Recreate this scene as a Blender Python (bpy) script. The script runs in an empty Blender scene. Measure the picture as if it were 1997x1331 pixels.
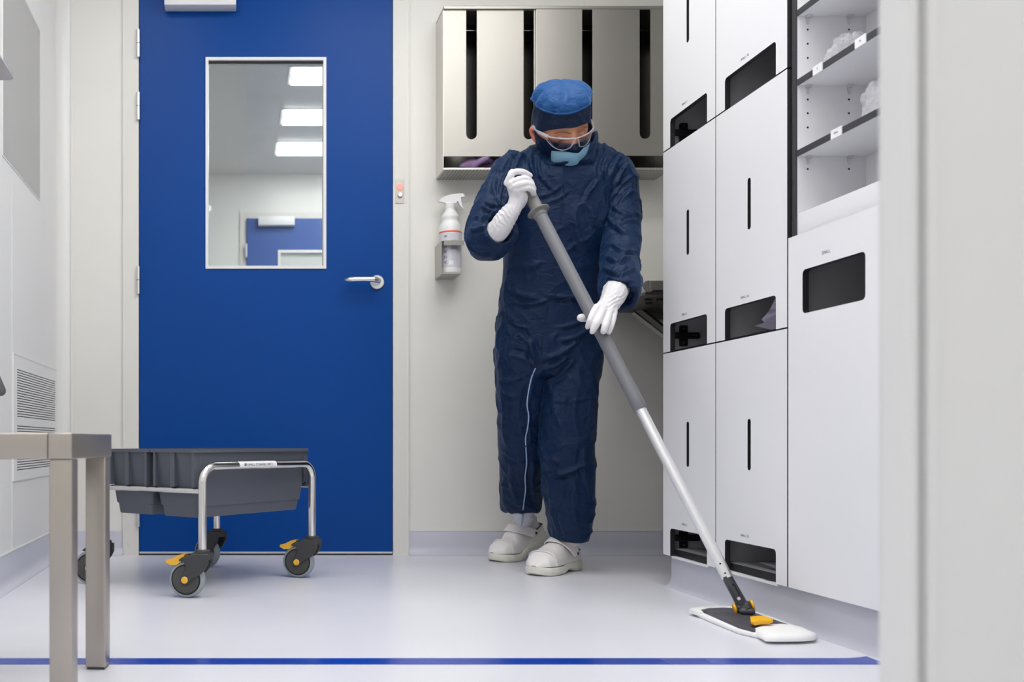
import bpy, bmesh, math, random
import numpy as np
from mathutils import Vector, Matrix, noise
from mathutils.geometry import tessellate_polygon
from mathutils.bvhtree import BVHTree

random.seed(7)
PI = math.pi
S = bpy.context.scene
C = S.collection

# ---------------------------------------------------------------- camera
F, CX, CY, EYE = 1900.0, 466.0, 862.0, 0.425      # focal length in px, vanishing point, eye height
cam = bpy.data.cameras.new('camera')
camo = bpy.data.objects.new('camera', cam)
C.objects.link(camo)
camo.location = (0, 0, EYE)
camo.rotation_euler = (PI / 2, 0, 0)
cam.sensor_width = 36
cam.lens = F / 1997 * 36
cam.shift_x = (998.5 - CX) / 1997
cam.shift_y = (CY - 665.5) / 1997
cam.clip_start = 0.05
cam.dof.use_dof = True
cam.dof.focus_distance = 2.75
cam.dof.aperture_fstop = cam.lens / 1000 / 0.0075
S.camera = camo

# ---------------------------------------------------------------- world, exposure
w = bpy.data.worlds.new('world')
S.world = w
w.use_nodes = True
w.node_tree.nodes['Background'].inputs[0].default_value = (0.9, 0.95, 1, 1)
w.node_tree.nodes['Background'].inputs[1].default_value = 0.3
S.view_settings.view_transform = 'Standard'
S.view_settings.look = 'None'
S.view_settings.gamma = 1
S.view_settings.use_curve_mapping = False
S.view_settings.exposure = 0.22
LAMP = 11.5            # emission of the room's ceiling panels
LAMP2 = 11.0           # emission of the lamps in the room beyond the door
LAMPS = [(x if y > 0 or x < 0 else 1.18, y) for y in (2.64, 1.98, 1.31, 0.66, -0.35, -1.05) for x in (0.82, -0.43)]   # (centre x, y); rows behind the camera are added to light the jamb

# ---------------------------------------------------------------- helpers
def P(px, py, Y):
    return Vector(((px - CX) * Y / F, Y, EYE + (CY - py) * Y / F))

def tag(o, label=None, cat=None, group=None, kind=None):
    if label: o['label'] = label
    if cat: o['category'] = cat
    if group: o['group'] = group
    if kind: o['kind'] = kind
    return o

def thing(name, label, cat, loc=(0, 0, 0), group=None):
    o = bpy.data.objects.new(name, None)
    o.empty_display_size = 0.05
    C.objects.link(o)
    o.location = loc
    return tag(o, label, cat, group)

def link(name, me, mat, parent=None, smooth=False, angle=None):
    mats = mat if isinstance(mat, (list, tuple)) else [mat]
    if not me.materials:
        for m in mats: me.materials.append(m)
    if smooth:
        me.shade_smooth()
        if angle is not None:
            me.set_sharp_from_angle(angle=math.radians(angle))
    o = bpy.data.objects.new(name, me)
    C.objects.link(o)
    if parent is not None:
        o.parent = parent
        if parent.type == 'EMPTY':
            o.matrix_parent_inverse = Matrix.Translation(-parent.location)
    return o

def obj(name, bm, mat, parent=None, smooth=False, angle=35):
    bmesh.ops.recalc_face_normals(bm, faces=bm.faces)
    me = bpy.data.meshes.new(name)
    bm.to_mesh(me); bm.free()
    return link(name, me, mat, parent, smooth, angle)

def struct(name, bm, mat, parent=None, smooth=False):
    o = obj(name, bm, mat, parent, smooth)
    if parent is None: o['kind'] = 'structure'
    return o

def BM(): return bmesh.new()

def bx(bm, x0, x1, y0, y1, z0, z1, bev=0, seg=2, M=None):
    vs = [bm.verts.new((x, y, z)) for z in (z0, z1) for x, y in ((x0, y0), (x1, y0), (x1, y1), (x0, y1))]
    fs = [bm.faces.new([vs[i] for i in q]) for q in ((3, 2, 1, 0), (4, 5, 6, 7), (0, 1, 5, 4), (1, 2, 6, 5), (2, 3, 7, 6), (3, 0, 4, 7))]
    if bev:
        es = list({e for f in fs for e in f.edges})
        r = bmesh.ops.bevel(bm, geom=es, offset=bev, segments=seg, profile=0.5, affect='EDGES')
        vs = list({v for f in r['faces'] for v in f.verts} | {v for v in vs if v.is_valid})
    if M is not None:
        bmesh.ops.transform(bm, matrix=M, verts=[v for v in vs if v.is_valid])
    return bm

def box(x0, x1, y0, y1, z0, z1, bev=0, seg=2, M=None):
    return bx(BM(), x0, x1, y0, y1, z0, z1, bev, seg, M)

def loft(bm, rings, cap=True, closed=True):
    vr = [[bm.verts.new(p) for p in r] for r in rings]
    n = len(vr[0])
    for a, b in zip(vr[:-1], vr[1:]):
        for i in range(n if closed else n - 1):
            j = (i + 1) % n
            bm.faces.new((a[i], a[j], b[j], b[i]))
    if cap:
        bm.faces.new(list(reversed(vr[0]))); bm.faces.new(vr[-1])
    return vr

def frames(pts):
    T = []
    for i in range(len(pts)):
        a = pts[max(i - 1, 0)]; b = pts[min(i + 1, len(pts) - 1)]
        T.append((b - a).normalized())
    up = Vector((0, 0, 1)) if abs(T[0].z) < 0.9 else Vector((1, 0, 0))
    u = T[0].cross(up).normalized()
    out = []
    for t in T:
        u = (u - t * u.dot(t)).normalized()
        out.append((u, t.cross(u)))
    return out

def tube(bm, pts, r, n=12, cap=True, ell=1.0):
    pts = [Vector(p) for p in pts]
    rs = r if isinstance(r, (list, tuple)) else [r] * len(pts)
    fr = frames(pts)
    rings = [[p + (u * math.cos(2 * PI * k / n) + v * math.sin(2 * PI * k / n) * ell) * rr for k in range(n)] for p, (u, v), rr in zip(pts, fr, rs)]
    loft(bm, rings, cap)
    return bm

def smooth_path(pts, rs=None, sub=4):
    """Catmull-Rom through points (and radii)"""
    P4 = [tuple(p) + ((rs[i],) if rs else ()) for i, p in enumerate(pts)]
    a = np.array(P4, float)
    a = np.vstack([2 * a[0] - a[1], a, 2 * a[-1] - a[-2]])
    out = []
    for i in range(1, len(a) - 2):
        p0, p1, p2, p3 = a[i - 1], a[i], a[i + 1], a[i + 2]
        for k in range(sub):
            t = k / sub
            out.append(0.5 * (2 * p1 + (p2 - p0) * t + (2 * p0 - 5 * p1 + 4 * p2 - p3) * t * t + (3 * p1 - p0 - 3 * p2 + p3) * t ** 3))
    out.append(a[-2])
    if rs: return [Vector(o[:3]) for o in out], [float(o[3]) for o in out]
    return [Vector(o[:3]) for o in out]

def fine_tube(bm, pts, rs, n=14, sub=4, ell=1.0):
    """tube with a rounded end at both ends"""
    p, r = smooth_path(pts, rs, sub)
    d0 = (p[0] - p[1]).normalized(); d1 = (p[-1] - p[-2]).normalized()
    pre = [(p[0] + d0 * r[0] * s, r[0] * c) for s, c in ((0.95, 0.3), (0.72, 0.7), (0.38, 0.92))]
    post = [(p[-1] + d1 * r[-1] * s, r[-1] * c) for s, c in ((0.38, 0.92), (0.72, 0.7), (0.95, 0.3))]
    allp = [a for a, _ in pre] + p + [a for a, _ in post]
    allr = [b for _, b in pre] + r + [b for _, b in post]
    return tube(bm, allp, allr, n, True, ell)

def lathe(bm, prof, n=32, M=None):
    rings = [[Vector((r * math.cos(2 * PI * k / n), r * math.sin(2 * PI * k / n), z)) for k in range(n)] for r, z in prof]
    if M is not None: rings = [[M @ p for p in r] for r in rings]
    loft(bm, rings, True)
    return bm

def disc_prism(bm, c, axis, r, h, n=24, bev=0):
    c = Vector(c); axis = Vector(axis).normalized()
    u = axis.orthogonal().normalized(); v = axis.cross(u)
    prof = [(r, 0), (r, h)] if not bev else [(r - bev, 0), (r, bev), (r, h - bev), (r - bev, h)]
    loft(bm, [[c + axis * z + (u * math.cos(2 * PI * k / n) + v * math.sin(2 * PI * k / n)) * rr for k in range(n)] for rr, z in prof])
    return bm

def plate(bm, loops, f0, f1, mi_front=0, mi_edge=0):
    """flat plate with holes: loops of 2D points, f0 and f1 map (a,b) to the two faces"""
    flat = [p for l in loops for p in l]
    A = [bm.verts.new(f0(*p)) for p in flat]
    B = [bm.verts.new(f1(*p)) for p in flat]
    tris = tessellate_polygon([[Vector((p[0], p[1], 0)) for p in l] for l in loops])
    for t in tris:
        for side in (A, B):
            try: bm.faces.new([side[i] for i in t]).material_index = mi_front
            except ValueError: pass
    k = 0
    for l in loops:
        n = len(l)
        for i in range(n):
            a, b = k + i, k + (i + 1) % n
            bm.faces.new((A[a], A[b], B[b], B[a])).material_index = mi_edge
        k += n
    return bm

def rrect(a0, a1, b0, b1, r, n=5):
    out = []
    for (ca, cb, s) in ((a1 - r, b1 - r, 0), (a0 + r, b1 - r, 1), (a0 + r, b0 + r, 2), (a1 - r, b0 + r, 3)):
        for k in range(n + 1):
            t = (s + k / n) * PI / 2
            out.append((ca + r * math.cos(t), cb + r * math.sin(t)))
    return out

def open_box(x0, x1, y0, y1, z0, z1, t, tz0=None, side='-x'):
    """hollow box open towards -x, one closed surface"""
    tz0 = t if tz0 is None else tz0
    bm = BM()
    o = [(y0, z0), (y1, z0), (y1, z1), (y0, z1)]
    i = [(y0 + t, z0 + tz0), (y1 - t, z0 + tz0), (y1 - t, z1 - t), (y0 + t, z1 - t)]
    rings = [[(x1, *p) for p in o], [(x0, *p) for p in o], [(x0, *p) for p in i], [(x1 - t, *p) for p in i]]
    vr = [[bm.verts.new(p) for p in r] for r in rings]
    for ra, rb in zip(vr[:-1], vr[1:]):
        for k in range(4):
            bm.faces.new((ra[k], ra[(k + 1) % 4], rb[(k + 1) % 4], rb[k]))
    bm.faces.new(list(reversed(vr[0]))); bm.faces.new(vr[-1])
    return bm

def copy_tree(o, dloc=Vector((0, 0, 0)), parent=None):
    c = o.copy(); C.objects.link(c)
    if parent is None: c.location = o.location + dloc
    else: c.parent = parent
    for ch in list(o.children): copy_tree(ch, dloc, c)
    return c

# ---------------------------------------------------------------- materials
def nm(name):
    m = bpy.data.materials.new(name); m.use_nodes = True
    return m, m.node_tree, m.node_tree.nodes['Principled BSDF']

def mat(name, col, rough=0.5, metal=0.0, spec=0.5, bump=0.0, bscale=200, var=0.0, vscale=3, stretch=None, trans=0, ior=1.45,
        coat=0, sheen=0, alpha=1, bdist=0.001, aniso=0, sss=0):
    m, nt, b = nm(name)
    b.inputs['Base Color'].default_value = (*col, 1)
    b.inputs['Roughness'].default_value = rough
    b.inputs['Metallic'].default_value = metal
    b.inputs['Specular IOR Level'].default_value = spec
    b.inputs['Transmission Weight'].default_value = trans
    b.inputs['IOR'].default_value = ior
    b.inputs['Coat Weight'].default_value = coat
    b.inputs['Sheen Weight'].default_value = sheen
    b.inputs['Alpha'].default_value = alpha
    b.inputs['Anisotropic'].default_value = aniso
    if sss:
        b.inputs['Subsurface Weight'].default_value = sss
        b.inputs['Subsurface Radius'].default_value = (0.02, 0.008, 0.005)
    N, L = nt.nodes, nt.links
    tc = N.new('ShaderNodeTexCoord'); mp = N.new('ShaderNodeMapping')
    L.new(tc.outputs['Object'], mp.inputs[0])
    if stretch: mp.inputs['Scale'].default_value = stretch
    if var:
        n = N.new('ShaderNodeTexNoise'); n.inputs['Scale'].default_value = vscale; n.inputs['Detail'].default_value = 5
        L.new(mp.outputs[0], n.inputs['Vector'])
        r = N.new('ShaderNodeMapRange'); r.inputs[1].default_value = 0.3; r.inputs[2].default_value = 0.7
        r.inputs[3].default_value = 1 - var; r.inputs[4].default_value = 1 + var
        L.new(n.outputs[0], r.inputs[0])
        mx = N.new('ShaderNodeMix'); mx.data_type = 'RGBA'; mx.blend_type = 'MULTIPLY'; mx.inputs[0].default_value = 1
        mx.inputs[6].default_value = (*col, 1)
        L.new(r.outputs[0], mx.inputs[7]); L.new(mx.outputs[2], b.inputs['Base Color'])
    if bump:
        n = N.new('ShaderNodeTexNoise'); n.inputs['Scale'].default_value = bscale; n.inputs['Detail'].default_value = 4
        L.new(mp.outputs[0], n.inputs['Vector'])
        bp = N.new('ShaderNodeBump'); bp.inputs['Strength'].default_value = bump; bp.inputs['Distance'].default_value = bdist
        L.new(n.outputs[0], bp.inputs['Height']); L.new(bp.outputs[0], b.inputs['Normal'])
    return m

def emit(name, col, strength):
    m, nt, b = nm(name)
    b.inputs['Base Color'].default_value = (*col, 1)
    b.inputs['Emission Color'].default_value = (*col, 1)
    b.inputs['Emission Strength'].default_value = strength
    return m

M_wallb = mat('back_wall_paint', (0.80, 0.785, 0.74), 0.42, var=0.015, vscale=1.5)
M_walll = mat('left_wall_paint', (0.84, 0.84, 0.825), 0.3, var=0.01)
M_wallr = mat('right_wall_paint', (0.76, 0.75, 0.72), 0.4)
M_jamb = mat('jamb_paint', (0.72, 0.72, 0.72), 0.45, bump=0.05, bscale=300)
M_ceil = mat('ceiling_paint', (0.85, 0.85, 0.85), 0.6)
M_floor = mat('sheet_vinyl_floor', (0.765, 0.77, 0.835), 0.3, var=0.03, vscale=2.2, bump=0.03, bscale=60)
M_base = mat('cove_vinyl', (0.60, 0.61, 0.69), 0.35, var=0.02)
M_trim = mat('trim_white', (0.82, 0.82, 0.80), 0.3)
M_frame = mat('door_frame_paint', (0.76, 0.745, 0.70), 0.4)
M_blue = mat('blue_door_laminate', (0.0, 0.055, 0.275), 0.36, spec=0.2, var=0.04, vscale=1.2, bump=0.04, bscale=25, bdist=0.002)
M_blue2 = mat('far_blue_door', (0.02, 0.09, 0.36), 0.4)
M_winfr = mat('window_frame_white', (0.80, 0.80, 0.80), 0.3)
M_winpan = mat('grey_glazing', (0.40, 0.40, 0.395), 0.25, var=0.02)
M_alu = mat('brushed_steel', (0.66, 0.64, 0.60), 0.32, 1.0, bump=0.12, bscale=60, stretch=(1, 1, 14), bdist=0.0005)
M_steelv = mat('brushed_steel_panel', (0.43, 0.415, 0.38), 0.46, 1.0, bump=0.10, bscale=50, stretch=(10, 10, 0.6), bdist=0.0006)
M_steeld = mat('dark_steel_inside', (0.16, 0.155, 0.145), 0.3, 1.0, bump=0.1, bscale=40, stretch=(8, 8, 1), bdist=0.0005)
M_chrome = mat('chrome_tube', (0.78, 0.765, 0.74), 0.13, 1.0)
M_satin = mat('satin_metal', (0.75, 0.745, 0.74), 0.28, 1.0)
M_bench = mat('bench_steel', (0.43, 0.395, 0.355), 0.38, 1.0, bump=0.12, bscale=45, stretch=(8, 8, 0.8), bdist=0.0006)
M_dark = mat('dark_edge', (0.018, 0.018, 0.022), 0.45)
M_black = mat('black', (0.006, 0.006, 0.006), 0.5)
M_lam = mat('white_laminate', (0.85, 0.85, 0.875), 0.32, var=0.008, vscale=2)
M_int = mat('carcass_grey', (0.50, 0.50, 0.53), 0.5)
M_shelfw = mat('white_shelf', (0.80, 0.80, 0.83), 0.4)
M_edge = mat('shelf_edge_dark', (0.05, 0.05, 0.055), 0.45)
M_tray = mat('grey_tray_plastic', (0.095, 0.105, 0.13), 0.42, bump=0.04, bscale=300)
M_caster = mat('caster_plastic', (0.05, 0.052, 0.055), 0.5, bump=0.06, bscale=350)
M_hub = mat('caster_hub', (0.075, 0.073, 0.072), 0.55)
M_tyre = mat('tyre_rubber', (0.32, 0.36, 0.39), 0.5)
M_yel = mat('yellow_plastic', (0.90, 0.50, 0.05), 0.4)
M_yel2 = mat('amber_plastic', (0.95, 0.50, 0.01), 0.35)
M_grip = mat('grey_grip', (0.16, 0.165, 0.18), 0.42)
M_grip2 = mat('grey_handle_end', (0.17, 0.17, 0.17), 0.45)
M_pole = mat('aluminium_pole', (0.80, 0.80, 0.81), 0.34, 0.75)
M_joint = mat('mop_joint_plastic', (0.06, 0.062, 0.07), 0.4)
M_mopfr = mat('mop_frame_plastic', (0.075, 0.073, 0.085), 0.42)
M_mop = mat('mop_microfibre', (0.90, 0.90, 0.90), 0.9, bump=0.3, bscale=500)
M_green = mat('green_tab', (0.02, 0.35, 0.2), 0.5)
M_glove = mat('white_glove', (0.70, 0.685, 0.705), 0.5, bump=0.12, bscale=120, sss=0.05)
M_shoe = mat('white_clog', (0.90, 0.865, 0.85), 0.4)
M_sole = mat('cream_sole', (0.80, 0.79, 0.70), 0.5)
M_sock = mat('white_sock', (0.68, 0.68, 0.74), 0.85, bump=0.3, bscale=400)
M_skin = mat('skin', (0.72, 0.33, 0.20), 0.5, sss=0.1)
M_ear = mat('ear_skin', (0.75, 0.22, 0.17), 0.5)
M_brow = mat('eyebrow', (0.20, 0.08, 0.04), 0.8)
M_mask = mat('mask_blue', (0.42, 0.72, 0.90), 0.75, bump=0.1, bscale=500)
M_pipe = mat('pale_blue_piping', (0.30, 0.42, 0.62), 0.6)
M_lens = mat('clear_lens', (0.95, 0.95, 1.0), 0.03, trans=1.0, ior=1.2)
M_lensfr = mat('clear_plastic_frame', (0.75, 0.73, 0.80), 0.15, trans=0.55, ior=1.4)
M_bottle = mat('bottle_plastic', (0.84, 0.84, 0.84), 0.35, sss=0.05)
M_red = mat('red_band', (0.80, 0.16, 0.08), 0.4)
M_label = mat('bottle_label', (0.66, 0.66, 0.72), 0.4)
M_ink = mat('grey_ink', (0.22, 0.22, 0.24), 0.6)
M_paper = mat('label_paper', (0.85, 0.85, 0.87), 0.5)
M_purple = mat('purple_nitrile', (0.24, 0.15, 0.30), 0.45)
M_lilac = mat('lilac_garment', (0.70, 0.65, 0.80), 0.6)
M_tape = mat('blue_floor_tape', (0.003, 0.05, 0.42), 0.22, var=0.10, vscale=6)
M_closer = mat('closer_cover', (0.78, 0.78, 0.80), 0.3)
M_glow = emit('lamp_diffuser', (1.0, 0.99, 0.97), LAMP)
M_glow2 = emit('lamp_tube_far', (1.0, 1.0, 1.0), LAMP2)
M_led = emit('red_indicator', (1.0, 0.25, 0.2), 0.7)

# glazing
m, nt, b = nm('window_glass'); M_glass = m
N, L = nt.nodes, nt.links
N.remove(b)
o_ = N['Material Output']
g1 = N.new('ShaderNodeBsdfTransparent'); g2 = N.new('ShaderNodeBsdfGlossy'); g2.inputs['Roughness'].default_value = 0.02
fr = N.new('ShaderNodeFresnel'); fr.inputs[0].default_value = 1.45
mx = N.new('ShaderNodeMixShader'); L.new(fr.outputs[0], mx.inputs[0]); L.new(g1.outputs[0], mx.inputs[1]); L.new(g2.outputs[0], mx.inputs[2])
L.new(mx.outputs[0], o_.inputs[0])
g1.inputs[0].default_value = (0.93, 0.95, 0.94, 1)

# crinkled plastic film
m, nt, b = nm('plastic_film'); M_film = m
N, L = nt.nodes, nt.links
g1 = N.new('ShaderNodeBsdfTransparent'); mx = N.new('ShaderNodeMixShader')
b.inputs['Base Color'].default_value = (0.85, 0.85, 0.9, 1); b.inputs['Roughness'].default_value = 0.12
mx.inputs[0].default_value = 0.30
L.new(g1.outputs[0], mx.inputs[1]); L.new(b.outputs[0], mx.inputs[2]); L.new(mx.outputs[0], N['Material Output'].inputs[0])

# coverall cloth: weave relief + slight tone variation
def cloth(name, col, sheen=0.25):
    m, nt, b = nm(name)
    N, L = nt.nodes, nt.links
    b.inputs['Base Color'].default_value = (*col, 1)
    b.inputs['Roughness'].default_value = 0.55
    b.inputs['Specular IOR Level'].default_value = 0.25
    b.inputs['Sheen Weight'].default_value = sheen
    b.inputs['Sheen Roughness'].default_value = 0.4
    b.inputs['Sheen Tint'].default_value = (0.25, 0.5, 1.0, 1)
    tc = N.new('ShaderNodeTexCoord')
    n1 = N.new('ShaderNodeTexNoise'); n1.inputs['Scale'].default_value = 22; n1.inputs['Detail'].default_value = 3; n1.inputs['Distortion'].default_value = 1.2
    mp = N.new('ShaderNodeMapping'); mp.inputs['Scale'].default_value = (1, 1, 1.6); mp.inputs['Rotation'].default_value = (0, 0.5, 0)
    L.new(tc.outputs['Object'], mp.inputs[0]); L.new(mp.outputs[0], n1.inputs['Vector'])
    b1 = N.new('ShaderNodeBump'); b1.inputs['Strength'].default_value = 0.7; b1.inputs['Distance'].default_value = 0.009
    n2 = N.new('ShaderNodeTexNoise'); n2.inputs['Scale'].default_value = 700
    b2 = N.new('ShaderNodeBump'); b2.inputs['Strength'].default_value = 0.1; b2.inputs['Distance'].default_value = 0.001
    L.new(tc.outputs['Object'], n2.inputs['Vector'])
    L.new(n1.outputs[0], b1.inputs['Height']); L.new(n2.outputs[0], b2.inputs['Height'])
    L.new(b2.outputs[0], b1.inputs['Normal']); L.new(b1.outputs[0], b.inputs['Normal'])
    return m
M_cloth = cloth('navy_coverall_cloth', (0.0005, 0.0135, 0.052), 0.10)
M_cap = cloth('navy_cap_cloth_toplit', (0.009, 0.066, 0.215), 0.4)  # crown: same navy, brightened in colour for the light from above
M_capband = cloth('navy_cap_band', (0.0005, 0.009, 0.036), 0.05)

# perforated sheet: tiny holes too small to model
m, nt, b = nm('perforated_steel'); M_perf = m
N, L = nt.nodes, nt.links
tc = N.new('ShaderNodeTexCoord'); mp = N.new('ShaderNodeMapping'); mp.inputs['Scale'].default_value = (80, 80, 0)
vo = N.new('ShaderNodeTexVoronoi'); vo.inputs['Randomness'].default_value = 0.0; vo.inputs['Scale'].default_value = 1
L.new(tc.outputs['Object'], mp.inputs[0]); L.new(mp.outputs[0], vo.inputs['Vector'])
cr = N.new('ShaderNodeValToRGB'); cr.color_ramp.elements[0].position = 0.22; cr.color_ramp.elements[0].color = (0.10, 0.10, 0.10, 1)
cr.color_ramp.elements[1].position = 0.28; cr.color_ramp.elements[1].color = (0.55, 0.54, 0.50, 1)
L.new(vo.outputs['Distance'], cr.inputs[0]); L.new(cr.outputs[0], b.inputs['Base Color'])
b.inputs['Metallic'].default_value = 0.7; b.inputs['Roughness'].default_value = 0.4

def text(name, s, size, M, mt, parent):
    cu = bpy.data.curves.new(name, 'FONT'); cu.body = s; cu.size = size; cu.extrude = 0.0002; cu.resolution_u = 2
    cu.align_x = 'CENTER'; cu.align_y = 'CENTER'
    t = bpy.data.objects.new('tmp_text', cu); C.objects.link(t)
    bpy.context.view_layer.update()
    me = bpy.data.meshes.new_from_object(t.evaluated_get(bpy.context.evaluated_depsgraph_get()))
    bpy.data.objects.remove(t); bpy.data.curves.remove(cu)
    me.transform(M); me.name = name
    me.materials.clear()
    return link(name, me, mt, parent)

# ================================================================ SETTING
YB = 3.654            # face of the back wall
XL, XR = -0.68, 1.66  # left and right walls
ZC = 2.45
DX0, DX1 = (272 - CX) * YB / F, (765 - CX) * YB / F   # blue door leaf
DZ1 = 2.16
WX0, WX1 = (401 - CX) * YB / F, (636 - CX) * YB / F   # glazed opening in it
WZ0, WZ1 = EYE + (CY - 525) * YB / F, EYE + (CY - 113) * YB / F

struct('floor', box(-1.0, 2.0, -1.8, 7.6, -0.1, 0.0), M_floor)
struct('ceiling', box(-1.0, 2.0, -1.8, YB + 0.10, ZC, ZC + 0.1), M_ceil)
struct('wall_left', box(XL - 0.1, XL, -1.8, YB + 0.1, 0, ZC), M_walll)
struct('wall_right', box(XR, XR + 0.1, -1.8, YB + 0.1, 0, ZC), M_wallr)
struct('wall_rear', box(XL, XR, -1.8, -1.7, 0, ZC), M_walll)
bm = BM()
plate(bm, [[(XL, 0), (DX0 - 0.01, 0), (DX0 - 0.01, DZ1 + 0.01), (DX1 + 0.01, DZ1 + 0.01), (DX1 + 0.01, 0), (XR, 0), (XR, ZC), (XL, ZC)]],
      lambda a, b: (a, YB, b), lambda a, b: (a, YB + 0.1, b))
struct('wall_back', bm, M_wallb)
# thin joint in the wall panelling above the steel cabinet
jx = (1139 - CX) * YB / F
struct('trim_6', box(jx - 0.002, jx + 0.002, YB - 0.0015, YB + 0.01, 2.0, ZC), M_frame)

# near door jamb on the right
def prism_v(pts, z0, z1):
    bm = BM()
    loft(bm, [[(x, y, z0) for x, y in pts], [(x, y, z1) for x, y in pts]])
    return bm
struct('wall_front', prism_v([(0.545, 0.762), (XR, 0.762), (XR, 0.90), (0.62, 0.90), (0.545, 0.80)], 0, ZC), M_jamb)
prof = [(0.5255, 0.80), (0.5235, 0.792), (0.5235, 0.772)]
for k in range(7):
    t = PI + k / 6 * PI / 2
    prof.append((0.5285 + 0.005 * math.cos(t), 0.767 + 0.005 * math.sin(t)))
prof += [(0.5305, 0.762), (0.5315, 0.768), (0.5365, 0.768), (0.538, 0.7605), (0.545, 0.7600), (0.545, 0.80)]
struct('trim_1', prism_v(prof, 0, ZC), M_jamb, smooth=False)

# coved corner left/back
bm = BM(); R = 0.052; n = 10
inner = [(XL + R - R * math.cos(t), YB - R + R * math.sin(t)) for t in [k / n * PI / 2 for k in range(n + 1)]]
loft(bm, [[(x, y, z) for x, y in inner] + [(XL - 0.01, YB + 0.01, z)] for z in (0.0, ZC)])
struct('trim_2', bm, M_trim, smooth=True)
struct('trim_3', box(-0.630, -0.624, YB - 0.006, YB, 0.09, ZC, 0.002), M_trim)

# door frame
FW = (797 - 765) * YB / F
FWL = (272 - 240) * YB / F
fr_ = BM()
plate(fr_, [[(DX0 - FWL, 0), (DX0 - 0.002, 0), (DX0 - 0.002, DZ1 + 0.002), (DX1 + 0.002, DZ1 + 0.002), (DX1 + 0.002, 0), (DX1 + FW, 0), (DX1 + FW, DZ1 + 0.07), (DX0 - FWL, DZ1 + 0.07)]],
      lambda a, b: (a, YB - 0.009, b), lambda a, b: (a, YB + 0.1, b))
dfr = struct('trim_4', fr_, M_frame)
for X_ in (DX0 - FWL + 0.004, DX1 + FW - 0.005):
    bm = box(X_ - 0.0012, X_ + 0.0012, YB - 0.0105, YB - 0.008, 0, DZ1 + 0.06)
    obj('bead', bm, M_trim, dfr)
for xx, zz in (((250 - CX) * YB / F, 0.115), ((250 - CX) * YB / F, 0.04)):
    obj('screw', disc_prism(BM(), (xx, YB - 0.009, zz), (0, -1, 0), 0.004, 0.001, 12), M_satin, dfr)

# cove base along back wall and left wall
def cove(pts_line, h, name, axis, sgn, a0, a1, wallc):
    """profile: distance from wall d, height z"""
    prof = [(0.0, h), (0.003, h), (0.004, h - 0.004), (0.004, 0.035)]
    for k in range(1, 8):
        t = k / 7 * PI / 2
        prof.append((0.004 + 0.03 * (1 - math.cos(t)), 0.0015 + 0.0335 * (1 - math.sin(t))))
    prof += [(0.034, -0.01), (0.0, -0.01)]
    bm = BM()
    if axis == 'x': loft(bm, [[(a, wallc - sgn * d, z) for d, z in prof] for a in (a0, a1)])
    else: loft(bm, [[(wallc - sgn * d, a, z) for d, z in prof] for a in (a0, a1)])
    return struct(name, bm, M_base, smooth=True)
cove(None, 0.090, 'baseboard_back', 'x', 1, DX1 + FW, XR, YB)
cove(None, 0.090, 'baseboard_back_left', 'x', 1, XL + 0.0, DX0 - FWL, YB)
cove(None, 0.097, 'baseboard_left', 'y', -1, -1.7, YB, XL)
bz = struct('trim_5', box(XL, XL + 0.005, -1.7, YB - 0.04, 0.097, 0.101), M_trim)
struct('trim_7', box(DX1 + FW, XR, YB - 0.005, YB, 0.090, 0.0935), M_trim)

# plinth under the cabinets, coved into the floor
CXF = 1.25            # front plane of the cabinet doors
YC = [2.872, 2.554, 2.220, 1.888]
prof = [(XR - 0.003, 0.093), (1.272, 0.093), (1.272, 0.035)]
for k in range(1, 9):
    t = k / 8 * PI / 2
    prof.append((1.272 - 0.02 * (1 - math.cos(t)), 0.001 + 0.034 * (1 - math.sin(t))))
prof += [(1.252, -0.01), (XR - 0.003, -0.01)]
bm = BM(); loft(bm, [[(x, y, z) for x, z in prof] for y in (0.92, 2.866)])
struct('baseboard_right', bm, M_base, smooth=True)

# ---- glazed blue door
dr = thing('door_1', None, None, ((DX0 + DX1) / 2, YB, 0)); dr['kind'] = 'structure'
bm = BM()
plate(bm, [[(DX0, 0.012), (DX1, 0.012), (DX1, DZ1), (DX0, DZ1)], [(WX0 + 0.004, WZ0 + 0.004), (WX0 + 0.004, WZ1 - 0.004), (WX1 - 0.004, WZ1 - 0.004), (WX1 - 0.004, WZ0 + 0.004)]],
      lambda a, b: (a, YB - 0.004, b), lambda a, b: (a, YB + 0.04, b))
leaf = obj('door_leaf', bm, M_blue, dr)
t_ = 0.011
bm = BM()
plate(bm, [[(WX0, WZ0), (WX1, WZ0), (WX1, WZ1), (WX0, WZ1)], [(WX0 + t_, WZ0 + t_), (WX0 + t_, WZ1 - t_), (WX1 - t_, WZ1 - t_), (WX1 - t_, WZ0 + t_)]],
      lambda a, b: (a, YB - 0.009, b), lambda a, b: (a, YB + 0.045, b))
obj('window_frame', bm, M_winfr, dr)
obj('window_pane', box(WX0 + t_, WX1 - t_, YB + 0.016, YB + 0.020, WZ0 + t_, WZ1 - t_), M_glass, dr)
obj('rubber_seal', box(WX0 + t_, WX1 - t_, YB + 0.004, YB + 0.014, WZ1 - t_ - 0.006, WZ1 - t_), M_dark, dr)
# lever handle
hc = P(735, 551, YB - 0.004)
hd = obj('lever_handle', fine_tube(BM(), [hc + Vector((0, -0.006, 0)), hc + Vector((0, -0.035, 0)), hc + Vector((-0.012, -0.050, 0.002)), hc + Vector((-0.03, -0.053, 0.003)), hc + Vector((-0.075, -0.053, 0.003)), hc + Vector((-0.105, -0.050, 0.002)), hc + Vector((-0.118, -0.040, 0.001))],
                                [0.010, 0.010, 0.010, 0.010, 0.010, 0.010, 0.008], 16), M_satin, dr, True)
obj('rosette', disc_prism(BM(), hc, (0, -1, 0), 0.0265, 0.009, 40, 0.002), M_satin, hd, True)
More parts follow.
